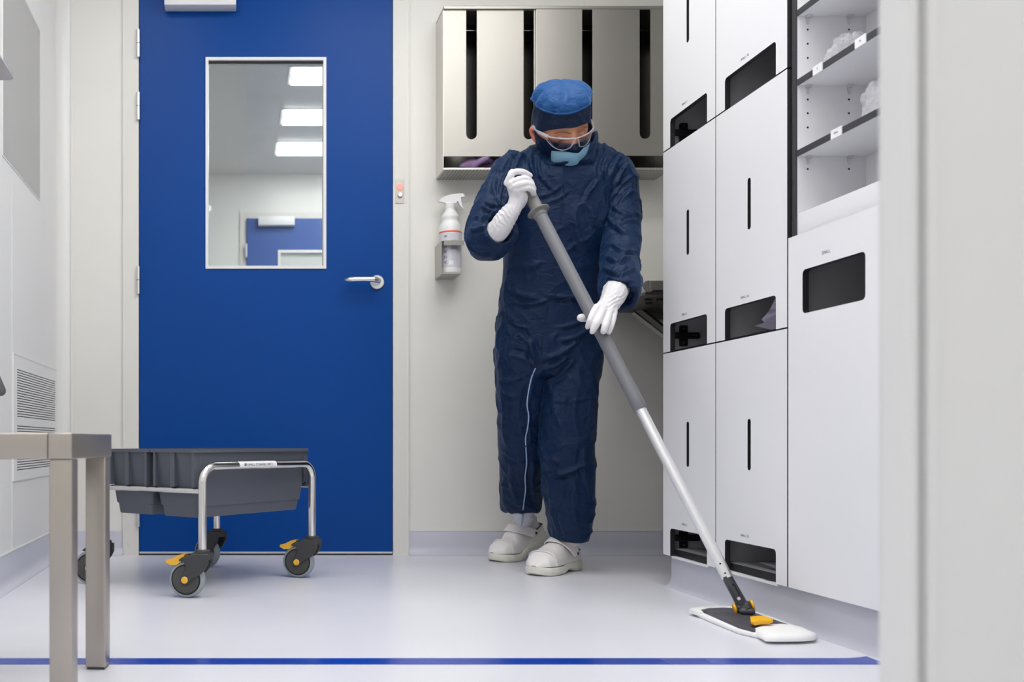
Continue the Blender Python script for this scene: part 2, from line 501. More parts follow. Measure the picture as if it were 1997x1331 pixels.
# hinges
for py in (88, 210, 548, 1000):
    z = EYE + (CY - py) * YB / F
    h = obj('hinge', disc_prism(BM(), (DX0 - 0.003, YB - 0.016, z - 0.052), (0, 0, 1), 0.0075, 0.104, 16, 0.001), M_satin, dr, True)
    obj('hinge_ring', disc_prism(BM(), (DX0 - 0.003, YB - 0.016, z - 0.001), (0, 0, 1), 0.0079, 0.002, 16), M_caster, h)
# door closer: long white cover
cx0, cx1 = (320.5 - CX) * (YB - 0.06) / F, (460.5 - CX) * (YB - 0.06) / F
cz = EYE + (CY - 9.5) * (YB - 0.06) / F
obj('door_closer', box(cx0, cx1, YB - 0.062, YB - 0.004, cz, cz + 0.065, 0.002), M_closer, dr, True)
# bottom seal
obj('bottom_seal', box(DX0, DX1, YB - 0.007, YB + 0.03, 0.006, 0.013), M_satin, dr)
obj('bottom_brush', box(DX0, DX1, YB - 0.005, YB + 0.03, 0.0005, 0.006), M_black, dr)

# lock indicator on the door frame
ix = (778.5 - CX) * YB / F; iz0 = EYE + (CY - 398) * YB / F; iz1 = EYE + (CY - 351) * YB / F
sw = thing('door_release_plate', 'small steel switch plate with red light on the frame beside the blue door', 'switch', (ix, YB - 0.009, (iz0 + iz1) / 2))
obj('plate', box(ix - 0.016, ix + 0.016, YB - 0.012, YB - 0.009, iz0, iz1, 0.001), mat('switch_steel', (0.52, 0.49, 0.46), 0.45, 0.6), sw)
obj('red_light', disc_prism(BM(), (ix, YB - 0.012, EYE + (CY - 367) * YB / F), (0, -1, 0), 0.0115, 0.004, 24, 0.0015), M_led, sw, True)
obj('button', disc_prism(BM(), (ix + 0.001, YB - 0.012, EYE + (CY - 382) * YB / F), (0, -1, 0), 0.0095, 0.008, 24, 0.002), M_satin, sw, True)

# ---- left wall: flush grey window and return air grille
Yw0, Yw1 = 0.68 * F / (CX - 5), 0.68 * F / (CX - 77)
wg = thing('window_1', None, None, (XL, (Yw0 + Yw1) / 2, 1.25)); wg['kind'] = 'structure'
obj('window_pane', box(XL, XL + 0.0015, Yw0, Yw1, 1.250, 1.826), M_winpan, wg)
bm = BM()
plate(bm, [[(Yw0 - 0.006, 1.247), (Yw1 + 0.004, 1.247), (Yw1 + 0.004, 1.829), (Yw0 - 0.006, 1.829)], [(Yw0, 1.250), (Yw0, 1.826), (Yw1, 1.826), (Yw1, 1.250)]],
      lambda a, b: (XL + 0.002, a, b), lambda a, b: (XL - 0.001, a, b))
obj('window_frame', bm, M_trim, wg)
gr = thing('air_grille_panel', 'white wall panel with rows of horizontal air slots behind the steel bench', 'air grille', (XL, 3.26, 0.31))
Yg0, Yg1 = 2.92, 3.60
bm = BM()
loops = [[(Yg0, 0.306), (Yg1, 0.306), (Yg1, 0.688), (Yg0, 0.688)]]
zs = [0.645 - k * 0.0079 for k in range(19)] + [0.473 - k * 0.0079 for k in range(18)]
for z in zs:
    loops.append([(Yg0 + 0.045, z - 0.0016), (Yg0 + 0.045, z + 0.0016), (Yg1 - 0.015, z + 0.0016), (Yg1 - 0.015, z - 0.0016)])
plate(bm, loops, lambda a, b: (XL + 0.005, a, b), lambda a, b: (XL + 0.002, a, b))
obj('slotted_sheet', bm, M_walll, gr)
obj('backing', box(XL, XL + 0.002, Yg0 + 0.002, Yg1 - 0.002, 0.308, 0.686), mat('grille_backing', (0.22, 0.22, 0.21), 0.7), gr)
struct('trim_8', box(XL, XL + 0.002, Yg0 - 0.004, Yg0, 0.1, 1.2), M_trim)
struct('trim_9', box(XL, XL + 0.006, Yg0, Yg1, 0.688, 0.694), M_trim)

# ================================================================ ROOM BEYOND THE DOOR
YF = 7.3
struct('wall_beyond', box(-0.9, 1.9, YF, YF + 0.1, 0, ZC), M_trim)
struct('wall_beyond_left', box(-0.9, -0.8, YB + 0.1, YF, 0, ZC), M_walll)
struct('wall_beyond_right', box(1.7, 1.8, YB + 0.1, YF, 0, ZC), M_walll)
M_ceil2 = mat('glossy_ceiling_panels', (0.62, 0.63, 0.64), 0.35, var=0.05, vscale=4)
struct('ceiling_beyond', box(0.045, 1.8, YB + 0.10, YF + 0.1, ZC - 0.02, ZC + 0.1), M_ceil2)
struct('ceiling_beyond_left', box(-0.9, 0.045, YB + 0.10, YF + 0.1, ZC - 0.024, ZC + 0.1), mat('ceiling_warm', (0.66, 0.65, 0.62), 0.5))
d2 = thing('door_2', None, None, (0.5, YF, 0)); d2['kind'] = 'structure'
ax0 = (481 - CX) * YF / F; az1 = EYE + (CY - 428) * YF / F
wx0 = (543 - CX) * YF / F; wz1 = EYE + (CY - 491) * YF / F
bm = BM()
plate(bm, [[(ax0, 0.01), (0.98, 0.01), (0.98, az1), (ax0, az1)], [(wx0, 1.0), (wx0, wz1), (0.76, wz1), (0.76, 1.0)]], lambda a, b: (a, YF - 0.03, b), lambda a, b: (a, YF, b))
obj('door_leaf', bm, M_blue2, d2)
bm = BM()
plate(bm, [[(wx0 - 0.005, 0.995), (0.765, 0.995), (0.765, wz1 + 0.005), (wx0 - 0.005, wz1 + 0.005)], [(wx0 + 0.015, 1.015), (wx0 + 0.015, wz1 - 0.015), (0.745, wz1 - 0.015), (0.745, 1.015)]],
      lambda a, b: (a, YF - 0.04, b), lambda a, b: (a, YF - 0.001, b))
obj('window_frame', bm, M_winfr, d2)
obj('window_pane', box(wx0 + 0.015, 0.745, YF - 0.012, YF - 0.006, 1.015, wz1 - 0.015), mat('pale_pane', (0.62, 0.66, 0.65), 0.2), d2)
obj('door_closer', box((503.5 - CX) * YF / F, (573.5 - CX) * YF / F, YF - 0.09, YF - 0.03, EYE + (CY - 444) * YF / F, EYE + (CY - 427) * YF / F, 0.002), M_closer, d2, True)
obj('door_frame', plate(BM(), [[(ax0 - 0.05, 0), (ax0 - 0.003, 0), (ax0 - 0.003, az1 + 0.003), (0.983, az1 + 0.003), (0.983, 0), (1.03, 0), (1.03, az1 + 0.05), (ax0 - 0.05, az1 + 0.05)]],
                        lambda a, b: (a, YF - 0.012, b), lambda a, b: (a, YF, b)), M_frame, d2)
obj('hinge', disc_prism(BM(), (ax0 - 0.004, YF - 0.04, 1.80), (0, 0, 1), 0.009, 0.1, 12), M_satin, d2, True)

proto = None
def lamp_fixture(name, label, group, x0, x1, y, depth, z, glow, tubes):
    t = thing(name, label, 'ceiling light', ((x0 + x1) / 2, y, z), group)
    if tubes:
        for s in (-1, 1):
            obj('lamp_tube', box(x0 + 0.02, x1 - 0.02, y + s * depth * 0.25 - depth * 0.2, y + s * depth * 0.25 + depth * 0.2, z - 0.012, z - 0.004, 0.003), glow, t)
        obj('frame', box(x0, x1, y - depth / 2, y + depth / 2, z - 0.004, z), M_trim, t)
    else:
        bm = BM()
        plate(bm, [[(x0, y - depth / 2), (x1, y - depth / 2), (x1, y + depth / 2), (x0, y + depth / 2)],
                   [(x0 + 0.02, y - depth / 2 + 0.02), (x0 + 0.02, y + depth / 2 - 0.02), (x1 - 0.02, y + depth / 2 - 0.02), (x1 - 0.02, y - depth / 2 + 0.02)]],
              lambda a, b: (a, b, z - 0.015), lambda a, b: (a, b, z))
        obj('frame', bm, M_trim, t)
        bm = BM(); vs = [bm.verts.new(p) for p in ((x0 + 0.02, y - depth / 2 + 0.02, z - 0.008), (x1 - 0.02, y - depth / 2 + 0.02, z - 0.008), (x1 - 0.02, y + depth / 2 - 0.02, z - 0.008), (x0 + 0.02, y + depth / 2 - 0.02, z - 0.008))]
        bm.faces.new(list(reversed(vs)))
        me = bpy.data.meshes.new('diffuser'); bm.to_mesh(me); bm.free(); link('diffuser', me, glow, t)
    return t
ordn = ['first', 'second', 'third', 'fourth', 'added fifth', 'added sixth']
for i, (lx, ly) in enumerate(LAMPS):
    hx = 0.21 if lx < 0 else (0.54 if lx < 1 else 0.40)
    lamp_fixture('ceiling_light', ('long' if lx > 0 else 'short') + ' ceiling light, ' + ordn[i // 2] + ' of its row counted from the blue door',
                 'light panels in the ceiling of the room', lx - hx, lx + hx, ly, 0.25, ZC, M_glow, False)
for i, (ya, yb, xa) in enumerate(((5.20, 5.46, 0.27), (5.86, 6.15, 0.255), (6.50, 6.80, 0.245))):
    lamp_fixture('strip_light', ['topmost of the three bright strip lights seen through the door window', 'middle one of the three bright strip lights seen through the door window', 'lowest of the three bright strip lights seen through the door window'][i],
                 'strip lights beyond the door window', xa, xa + 1.0, (ya + yb) / 2, yb - ya, ZC - 0.02, M_glow2, True)

# ================================================================ CABINET WALL
ROWS = [0.094, 0.685, 1.2775, 1.870]
G = 0.0016
def door_plate(y0, y1, z0, z1, notch=None, slot=None, hole=None):
    outer = [(y0, z0)]
    if notch:
        a0, a1, h = notch; r = 0.010
        outer += [(a0, z0), (a0, z0 + h - r)] + [(a0 + r - r * math.cos(t), z0 + h - r + r * math.sin(t)) for t in [k / 5 * PI / 2 for k in range(1, 6)]]
        outer += [(a1 - r + r * math.sin(t), z0 + h - r + r * math.cos(t)) for t in [k / 5 * PI / 2 for k in range(6)]] + [(a1, z0)]
    outer += [(y1, z0), (y1, z1), (y0, z1)]
    loops = [outer]
    if slot:
        yc, s0, s1 = slot
        loops.append(list(reversed(rrect(yc - 0.0075, yc + 0.0075, s0, s1, 0.0072))))
    if hole: loops.append(list(reversed(rrect(*hole, 0.011))))
    bm = BM()
    plate(bm, loops, lambda a, b: (CXF, a, b), lambda a, b: (CXF + 0.014, a, b), 0, 1)
    return bm
RZ = Matrix.Rotation(-PI / 2, 4, 'Z') @ Matrix.Rotation(PI / 2, 4, 'X')   # text on a face looking to -x
cells = {(0, 0): 'white cabinet at the far end, bottom of its column', (0, 1): 'white cabinet at the far end, middle of its column', (0, 2): 'white cabinet at the far end, cut by the top of the photo',
         (1, 0): 'white cabinet behind the mop head, bottom of the second column', (1, 1): 'white cabinet with lilac cloth in its window, second column', (1, 2): 'white cabinet at the top of the second column next to the open shelves'}
for c in (0, 1):
    ya, yb = YC[c + 1], YC[c]
    for r in (0, 1, 2):
        z0, z1 = ROWS[r], ROWS[r + 1]
        t = thing('cabinet', cells[(c, r)], 'cabinet', (1.45, (ya + yb) / 2, z0), 'white cabinets in the cabinet wall')
        zg = 0.0035 if r else 0.0
        dz = z1 - z0
        d = obj('door', door_plate(ya + G, yb - G, z0 + zg * 0.5, z1 - 0.002, (ya + 0.048, yb - 0.048, 0.080), ((ya + yb) / 2, z0 + 0.2605, z0 + 0.387)), [M_lam, M_dark], t)
        cb = 0.019 if r == 0 else 0.006
        obj('carcass', open_box(CXF + 0.018, XR - 0.01, ya + 0.0006, yb - 0.0006, z0 + 0.0005, z1 - 0.0005, 0.015, cb), M_int, t)
        obj('front_edge', open_box(CXF + 0.0155, CXF + 0.0195, ya + 0.0006, yb - 0.0006, z0 + 0.0005, z1 - 0.0005, 0.0152, cb) if False else
            plate(BM(), [[(ya + 0.0006, z0 + 0.0005), (yb - 0.0006, z0 + 0.0005), (yb - 0.0006, z1 - 0.0005), (ya + 0.0006, z1 - 0.0005)],
                         [(ya + 0.0156, z0 + cb), (ya + 0.0156, z1 - 0.0155), (yb - 0.0156, z1 - 0.0155), (yb - 0.0156, z0 + cb)]],
                  lambda a, b: (CXF + 0.0145, a, b), lambda a, b: (CXF + 0.0179, a, b)), M_black, t)
        if r == 0:
            bm = BM()
            pts = []
            n = 26
            for k in range(n + 1):
                y = ya + 0.05 + (yb - ya - 0.10) * k / n
                pts.append((y, z0 - 0.0005 + random.uniform(-0.0012, 0.0012)))
            plate(bm, [pts + [(yb - 0.05, z0 - 0.006), (ya + 0.05, z0 - 0.006)]], lambda a, b: (CXF + 0.004, a, b), lambda a, b: (CXF + 0.021, a, b))
            obj('sealing_strip', bm, M_paper, t)
        text('lettering', 'SMALL  XL' if c else 'SMALL  L', 0.0085, Matrix.Translation((CXF - 0.0003, (ya + yb) / 2 + 0.02, z0 + 0.098)) @ RZ, M_ink, d)
        if c == 0:
            hz = z0 + 0.050
            Yh = yb - 0.0156
            h = obj('hinge', plate(BM(), [rrect(CXF + 0.040, CXF + 0.062, hz - 0.030, hz + 0.030, 0.003)], lambda a, b: (a, Yh - 0.008, b), lambda a, b: (a, Yh, b)), M_black, t)
            obj('hinge_arm', box(CXF + 0.022, CXF + 0.094, Yh - 0.018, Yh - 0.008, hz - 0.009, hz + 0.009, 0.003), M_black, h)
            for sx, sz in ((0.051, 0.021), (0.051, -0.021), (0.074, 0.0), (0.083, 0.001)):
                obj('screw', disc_prism(BM(), (CXF + sx, Yh - (0.0185 if sx > 0.06 else 0.0085), hz + sz), (0, -1, 0), 0.0026, 0.0012, 10), M_chrome, h)
# column three: tall lower door, open shelves above
ya, yb = YC[3], YC[2]
t = thing('cabinet', 'tall white cabinet with a framed dark window under the open shelves', 'cabinet', (1.45, (ya + yb) / 2, 0.094))
d = obj('door', door_plate(ya + 0.001, yb - G - 0.0015, 0.094, 0.888, None, None, (1.944, 2.161, 0.709, 0.806)), [M_lam, M_dark], t)
obj('carcass', open_box(CXF + 0.018, XR - 0.01, ya + 0.001, yb - 0.0006, 0.094, 0.885, 0.016), M_int, t)
text('lettering', 'SMALL', 0.010, Matrix.Translation((CXF - 0.0003, (1.944 + 2.161) / 2 + 0.022, 0.829)) @ RZ, M_ink, d)

sh = thing('shelf_unit', 'white open shelf unit with dark edged shelves above the tall cabinet', 'shelves', (1.36, (ya + yb) / 2, 0.889))
XS, XBK = 1.259, 1.416
obj('side_panel', box(XS + 0.002, XBK, yb - 0.020, yb - 0.0066, 0.889, 1.87), M_shelfw, sh)
obj('side_edge', box(XS - 0.001, XS + 0.002, yb - 0.020, yb - 0.0066, 0.889, 1.87), M_edge, sh)
obj('side_filler', box(XS - 0.001, XS + 0.008, yb - 0.0060, yb - 0.0040, 0.889, 1.87), M_satin, sh)
obj('side_panel', box(XS, XBK, ya, ya + 0.014, 0.889, 1.87), M_shelfw, sh)
obj('back_panel', box(XBK, XBK + 0.008, ya, yb - 0.007, 0.889, 1.87), M_shelfw, sh)
obj('bottom_board', box(XS + 0.003, XBK, ya + 0.0145, yb - 0.0205, 0.889, 0.940, 0.0015), M_lam, sh)
obj('top_board', box(XS, XBK, ya + 0.0145, yb - 0.0205, 1.855, 1.87), M_shelfw, sh)
shz = [1.083, 1.243, 1.400, 1.557, 1.714]
for z in shz:
    s_ = obj('shelf', box(XS + 0.004, XBK - 0.001, ya + 0.0145, yb - 0.0205, z - 0.0135, z), M_shelfw, sh)
    obj('edge_band', box(XS + 0.001, XS + 0.004, ya + 0.0145, yb - 0.0205, z - 0.0135, z), M_edge, s_)
    for xx in (1.284, 1.377):
        p_ = BM(); bx(p_, xx - 0.006, xx + 0.006, yb - 0.030, yb - 0.0205, z - 0.0185, z - 0.0138, 0.001)
        obj('shelf_pin', p_, M_satin, s_)
        p_ = BM(); loft(p_, [[(xx - 0.0045, yb - 0.0225, z - 0.0186), (xx + 0.0045, yb - 0.0225, z - 0.0186), (xx + 0.0045, yb - 0.0205, z - 0.0186), (xx - 0.0045, yb - 0.0205, z - 0.0186)],
                             [(xx - 0.002, yb - 0.0225, z - 0.032), (xx + 0.002, yb - 0.0225, z - 0.032), (xx + 0.002, yb - 0.0205, z - 0.032), (xx - 0.002, yb - 0.0205, z - 0.032)]])
        obj('shelf_pin', p_, M_satin, s_)
bm = BM()
for z0_ in (1.041, 1.198, 1.167, 1.135, 1.356, 1.324, 1.292, 1.513, 1.481, 1.449):
    for xx in (1.284, 1.377):
        disc_prism(bm, (xx, yb - 0.0205, z0_), (0, -1, 0), 0.0022, 0.0004, 10)
o = obj('pin_hole', bm, M_black, sh); o['kind'] = 'stuff'
def card(pxa, pxb, z, txt, s=0.007):
    y1, y0 = CXF_S * F / (pxa - CX), CXF_S * F / (pxb - CX)
    c_ = obj('label_card', box(XS - 0.0012, XS + 0.0008, y0, y1, z - 0.016, z + 0.003), M_paper, sh)
    text('lettering', txt, s, Matrix.Translation((XS - 0.0015, (y0 + y1) / 2, z - 0.006)) @ RZ, M_ink, c_)
CXF_S = XS
card(1586, 1604, 1.243, 'S'); card(1668, 1689, 1.243, 'M'); card(1621, 1642, 1.083, 'SMALL', 0.005)
struct('trim_10', box(CXF + 0.005, XR - 0.002, 0.92, 2.87, 1.874, ZC), M_lam)
# next cabinet front hidden behind the jamb, closes the run
struct('trim_11', box(CXF + 0.002, XR - 0.002, 0.92, YC[3] - 0.004, 0.094, 1.872), M_lam)

def crumple(name, c, r, scale, mt, label, cat, seed, group=None, amp=0.35):
    bm = BM()
    bmesh.ops.create_icosphere(bm, subdivisions=5, radius=1)
    for v in bm.verts:
        n_ = noise.noise(v.co * 2.3 + Vector((seed, 0, 0))) + 0.5 * abs(noise.noise(v.co * 6 + Vector((seed, 3, 0)))) + 0.25 * abs(noise.noise(v.co * 14 + Vector((0, seed, 0))))
        k = 1 + amp * n_
        v.co = Vector((v.co.x * k * scale[0], v.co.y * k * scale[1], max(v.co.z * k, -0.35) * scale[2])) * r
        v.co += Vector(c)
    zmin = min(v.co.z for v in bm.verts)
    for v in bm.verts: v.co.z += c[2] - zmin
    o = obj(name, bm, mt, None, True, 40)
    tag(o, label, cat, group)
    return o
crumple('plastic_bag', (1.318, 2.112, 1.2435), 0.052, (0.60, 0.95, 0.85), M_film, 'crinkled clear plastic bag on the upper visible shelf by the white tag', 'bag', 2, 'clear bags on the open shelves')
crumple('plastic_bag', (1.312, 1.990, 1.0835), 0.050, (0.60, 0.70, 1.10), M_film, 'crinkled clear plastic bag on the shelf below, half hidden by the jamb', 'bag', 5, 'clear bags on the open shelves')

def folded(name, label, pts, y0, y1, mt, group=None, th=0.0025, wav=0.003):
    """cloth folded in profile (x,z) points swept along y"""
    path = smooth_path([Vector((x, 0, z)) for x, z in pts], None, 5)
    bm = BM(); n = 12
    rows = []
    for k in range(n + 1):
        y = y0 + (y1 - y0) * k / n
        rows.append([Vector((p.x + wav * math.sin(k * 0.9 + i * 0.2), y, p.z + wav * 0.5 * math.sin(k * 1.3 + i * 0.4))) for i, p in enumerate(path)])
    vr = [[bm.verts.new(p) for p in r] for r in rows]
    for a, b in zip(vr[:-1], vr[1:]):
        for i in range(len(a) - 1): bm.faces.new((a[i], a[i + 1], b[i + 1], b[i]))
    bmesh.ops.solidify(bm, geom=list(bm.faces), thickness=th)
    o = obj(name, bm, mt, None, True, 60)
    tag(o, label, 'garment', group)
    return o

def sheet(name, label, corners, mt, nx=10, ny=10, wave=0.004, th=0.002):
    """folded cloth: polyline of edge pairs (A,B) in space, swept between them"""
    bm = BM()
    vr = []
    for k in range(len(corners) - 1):
        (a0, b0), (a1, b1) = corners[k], corners[k + 1]
        for i in range(nx):
            t = i / nx
            a = a0.lerp(a1, t); b = b0.lerp(b1, t)
            vr.append([bm.verts.new(a.lerp(b, j / ny) + Vector((0, 0, wave * math.sin(j * 0.9 + k * 2 + i * 0.15)))) for j in range(ny + 1)])
    a, b = corners[-1]
    vr.append([bm.verts.new(a.lerp(b, j / ny)) for j in range(ny + 1)])
    for p, q in zip(vr[:-1], vr[1:]):
        for j in range(ny): bm.faces.new((p[j], p[j + 1], q[j + 1], q[j]))
    bmesh.ops.solidify(bm, geom=list(bm.faces), thickness=th)
    o = obj(name, bm, mt, None, True, 50)
    tag(o, label, 'garment')
    return o
V = Vector
zf = 0.685 + 0.008
sheet('folded_garment', 'lilac folded cloth showing in the window of the middle cabinet', [
    (V((1.300, 2.335, zf + 0.010)), V((1.36, 2.28, zf + 0.016))), (V((1.276, 2.415, zf + 0.018)), V((1.280, 2.262, zf + 0.034))),
    (V((1.300, 2.365, zf + 0.003)), V((1.36, 2.262, zf + 0.012))), (V((1.274, 2.375, zf + 0.030)), V((1.276, 2.255, zf + 0.040))),
    (V((1.290, 2.370, zf + 0.050)), V((1.31, 2.262, zf + 0.058))), (V((1.282, 2.315, zf + 0.088)), V((1.284, 2.255, zf + 0.094)))], M_lilac, wave=0.001)
zf = 0.094 + 0.0205
sheet('folded_garment', 'grey folded cloth lying in the bottom cabinet window behind the pole', [
    (V((1.40, 2.40, zf + 0.002)), V((1.40, 2.25, zf + 0.002))), (V((1.30, 2.385, zf + 0.003)), V((1.280, 2.25, zf + 0.003))),
    (V((1.280, 2.400, zf + 0.014)), V((1.276, 2.25, zf + 0.012))), (V((1.40, 2.36, zf + 0.022)), V((1.40, 2.25, zf + 0.028)))],
      mat('grey_cloth', (0.62, 0.62, 0.72), 0.6), wave=0.001)

# ================================================================ STEEL DISPENSER ON THE BACK WALL
YD = 3.525
X0, X1 = (865 - CX) * YD / F, 1.56
zt, zb = EYE + (CY - 13) * YD / F, EYE + (CY - 305) * YD / F
ztray = EYE + (CY - 331) * YD / F
st = thing('glove_dispenser', 'wide brushed steel glove dispenser with four tall slots above the perforated tray', 'dispenser', ((X0 + X1) / 2, YB, ztray))
def slotloop(pxa, pxb):
    a0, a1 = (pxa - CX) * YD / F, (pxb - CX) * YD / F
    zt_, zb_ = EYE + (CY - 20) * YD / F, EYE + (CY - 272) * YD / F
    r = (a1 - a0) / 2
    return [(a0, zt_), (a1, zt_), (a1, zb_ + r)] + [(a0 + r + r * math.cos(t), zb_ + r - r * math.sin(t)) for t in [k / 10 * PI for k in range(1, 10)]] + [(a0, zb_ + r)]
def fpanel(xa, xb, slots, yf):
    bm = BM()
    plate(bm, [[(xa, zb), (xb, zb), (xb, zt - 0.012), (xa, zt - 0.012)]] + slots, lambda a, b: (a, yf, b), lambda a, b: (a, yf + 0.003, b))
    return bm
xs = (1043 - CX) * YD / F
obj('front_panel', fpanel(X0, xs + 0.002, [slotloop(909, 930), slotloop(1021, 1041)], YD), M_steelv, st)
bm = fpanel(xs + 0.004, X1, [slotloop(1134, 1154), slotloop(1246, 1267)], YD - 0.006)
obj('front_panel', bm, M_steelv, st)
obj('panel_edge', fine_tube(BM(), [V((xs + 0.004, YD - 0.003, zb + 0.003)), V((xs + 0.004, YD - 0.003, 1.7)), V((xs + 0.004, YD - 0.003, zt - 0.015))], [0.003] * 3, 12, 2), M_steelv, st, True)
obj('top_cap', box(X0 - 0.001, X1, YD - 0.008, YB, zt - 0.012, zt, 0.002), M_steelv, st)
obj('side_panel', prism_v([(X0 - 0.0015, YD), (X0, YD), (X0, YB), (X0 - 0.0015, YB)], ztray, zt - 0.012), M_alu, st)
obj('side_panel', prism_v([(X1 - 0.002, YD), (X1, YD), (X1, YB), (X1 - 0.002, YB)], ztray, zt - 0.012), M_alu, st)
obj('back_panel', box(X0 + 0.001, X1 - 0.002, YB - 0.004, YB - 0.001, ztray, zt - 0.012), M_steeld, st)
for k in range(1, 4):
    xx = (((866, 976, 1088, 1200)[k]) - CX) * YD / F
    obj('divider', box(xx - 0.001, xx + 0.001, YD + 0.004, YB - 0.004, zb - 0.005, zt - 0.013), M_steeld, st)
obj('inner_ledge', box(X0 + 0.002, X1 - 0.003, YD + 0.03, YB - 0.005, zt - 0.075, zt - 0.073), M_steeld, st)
obj('tray_lip', box(X0, X1, YD - 0.004, YD - 0.001, ztray - 0.002, ztray + 0.006, 0.001), M_alu, st)
tr = obj('perforated_tray', box(X0 - 0.0, X1, YD - 0.001, YB, ztray - 0.003, ztray), M_perf, st)
# purple gloves lying in the tray
def gl(c, rot, name, label):
    bm = BM()
    for k in range(5):
        a = 0.25 - k * 0.13
        L_ = 0.07 - 0.01 * abs(k - 2)
        p0 = V((0, 0, 0.003 * k))
        fine_tube(bm, [p0, p0 + V((L_ * 0.6, (k - 2) * 0.010, 0.012)), p0 + V((L_ * 1.25, (k - 2) * 0.013, 0.020 - 0.003 * k))], [0.0105, 0.0095, 0.008], 8, 3)
    fine_tube(bm, [V((-0.05, 0, 0.004)), V((-0.02, 0, 0.008)), V((0.01, 0, 0.012))], [0.004, 0.012, 0.017], 12, 3)
    bmesh.ops.transform(bm, matrix=Matrix.Translation(c) @ Matrix.Rotation(rot, 4, 'Z') @ Matrix.Diagonal((0.85, 1.0, 1.5, 1)), verts=bm.verts)
    me = voxel(bm, 0.004, 2)
    me.materials.append(M_purple)
    o = link(name, me, M_purple, None, True)
    tag(o, label, 'glove', 'purple gloves in the steel tray')
    zmin = min(v.co.z for v in me.vertices)
    for v in me.vertices: v.co.z += ztray + 0.001 - zmin
    return o
def voxel(bm, size, smooth=2, adapt=0):
    bmesh.ops.recalc_face_normals(bm, faces=bm.faces)
    me = bpy.data.meshes.new('tmp'); bm.to_mesh(me); bm.free()
    t = bpy.data.objects.new('tmp', me); C.objects.link(t)
    md = t.modifiers.new('r', 'REMESH'); md.mode = 'VOXEL'; md.voxel_size = size; md.adaptivity = adapt
    if smooth:
        s_ = t.modifiers.new('s', 'SMOOTH'); s_.factor = 0.5; s_.iterations = smooth
    bpy.context.view_layer.update()
    out = bpy.data.meshes.new_from_object(t.evaluated_get(bpy.context.evaluated_depsgraph_get()))
    bpy.data.objects.remove(t); bpy.data.meshes.remove(me)
    out.materials.clear()
    return out
gl(V((0.848, YD + 0.030, ztray)), 0.05, 'purple_glove', 'crumpled purple glove lying left in the steel tray')
gl(V((0.905, YD + 0.086, ztray)), -0.1, 'purple_glove', 'crumpled purple glove lying right behind the other one in the steel tray')

# ================================================================ SPRAY BOTTLE IN ITS BRACKET
bxc, byc = (878.5 - CX) * 3.585 / F, 3.588
bz0 = EYE + (CY - 536) * 3.585 / F
hb = thing('bottle_bracket', 'beige steel wall bracket holding the white spray bottle', 'bracket', (bxc, YB, bz0))
bl, brr = (848 - CX) * YB / F, (906 - CX) * 3.53 / F
zt2 = EYE + (CY - 476) * 3.53 / F
M_brk = mat('bracket_steel', (0.46, 0.445, 0.41), 0.4, 0.7)
obj('side_plate', box(bl, bl + 0.002, 3.535, YB, bz0 - 0.006, zt2 + 0.012), M_brk, hb)
obj('back_plate', box(bl + 0.002, brr - 0.01, YB - 0.002, YB, bz0 - 0.006, zt2), M_brk, hb)
bm = BM()
circ = [(bxc + 0.043 * math.cos(t), byc + 0.043 * math.sin(t)) for t in [k / 32 * 2 * PI for k in range(32)]]
plate(bm, [rrect(bl + 0.002, brr, 3.530, YB, 0.006), list(reversed(circ))], lambda a, b: (a, b, zt2 + 0.010), lambda a, b: (a, b, zt2 + 0.012))
bx(bm, bl + 0.008, brr - 0.002, 3.529, 3.5305, zt2 - 0.005, zt2 + 0.0125)
obj('ring_plate', bm, M_brk, hb)
obj('bottom_plate', box(bl + 0.002, brr - 0.012, 3.54, YB - 0.002, bz0 - 0.007, bz0 - 0.001, 0.001), M_brk, hb)
bt = thing('spray_bottle', 'white spray bottle with a red band standing in the wall bracket', 'bottle', (bxc, byc, bz0))
Mb = Matrix.Translation((bxc, byc, bz0))
obj('bottle_body', lathe(BM(), [(0.036, 0.0), (0.0405, 0.004), (0.041, 0.012), (0.0405, 0.03), (0.0405, 0.15), (0.041, 0.165), (0.040, 0.175), (0.036, 0.185), (0.030, 0.194), (0.029, 0.200), (0.032, 0.208), (0.0325, 0.212), (0.029, 0.220), (0.022, 0.231), (0.017, 0.238), (0.016, 0.245)], 40, Mb), M_bottle, bt, True)
obj('red_band', lathe(BM(), [(0.0412, 0.150), (0.0416, 0.151), (0.0416, 0.155), (0.0412, 0.156)], 40, Mb), M_red, bt, True)
lb = obj('paper_label', lathe(BM(), [(0.0405, 0.022), (0.0412, 0.0225), (0.0412, 0.147), (0.0405, 0.1475)], 40, Mb), M_label, bt, True)
for k, ch in enumerate('AZ8688'):
    a = -PI / 2 - 0.62
    pp = V((bxc + 0.0416 * math.cos(a), byc + 0.0416 * math.sin(a), bz0 + 0.040 + k * 0.019))
    text('lettering', ch, 0.018, Matrix.Translation(pp) @ Matrix.Rotation(a + PI / 2, 4, 'Z') @ Matrix.Rotation(PI / 2, 4, 'X') @ Matrix.Rotation(PI / 2, 4, 'Z'), M_ink, lb)
for (z0_, z1_, a0_, a1_, mt_) in ((0.085, 0.120, -0.12, 0.55, mat('label_grey', (0.42, 0.42, 0.48), 0.5)), (0.045, 0.082, -0.10, 0.55, mat('label_pale', (0.58, 0.58, 0.64), 0.5)), (0.030, 0.045, -0.35, 0.05, M_paper)):
    bm = BM()
    arc = [(-PI / 2 + a0_ + (a1_ - a0_) * k / 8) for k in range(9)]
    loft(bm, [[(bxc + r_ * math.cos(a), byc + r_ * math.sin(a), bz0 + z) for r_, z in ((0.0411, z0_), (0.0416, z0_), (0.0416, z1_), (0.0411, z1_))] for a in arc])
    obj('printed_patch', bm, mt_, lb)
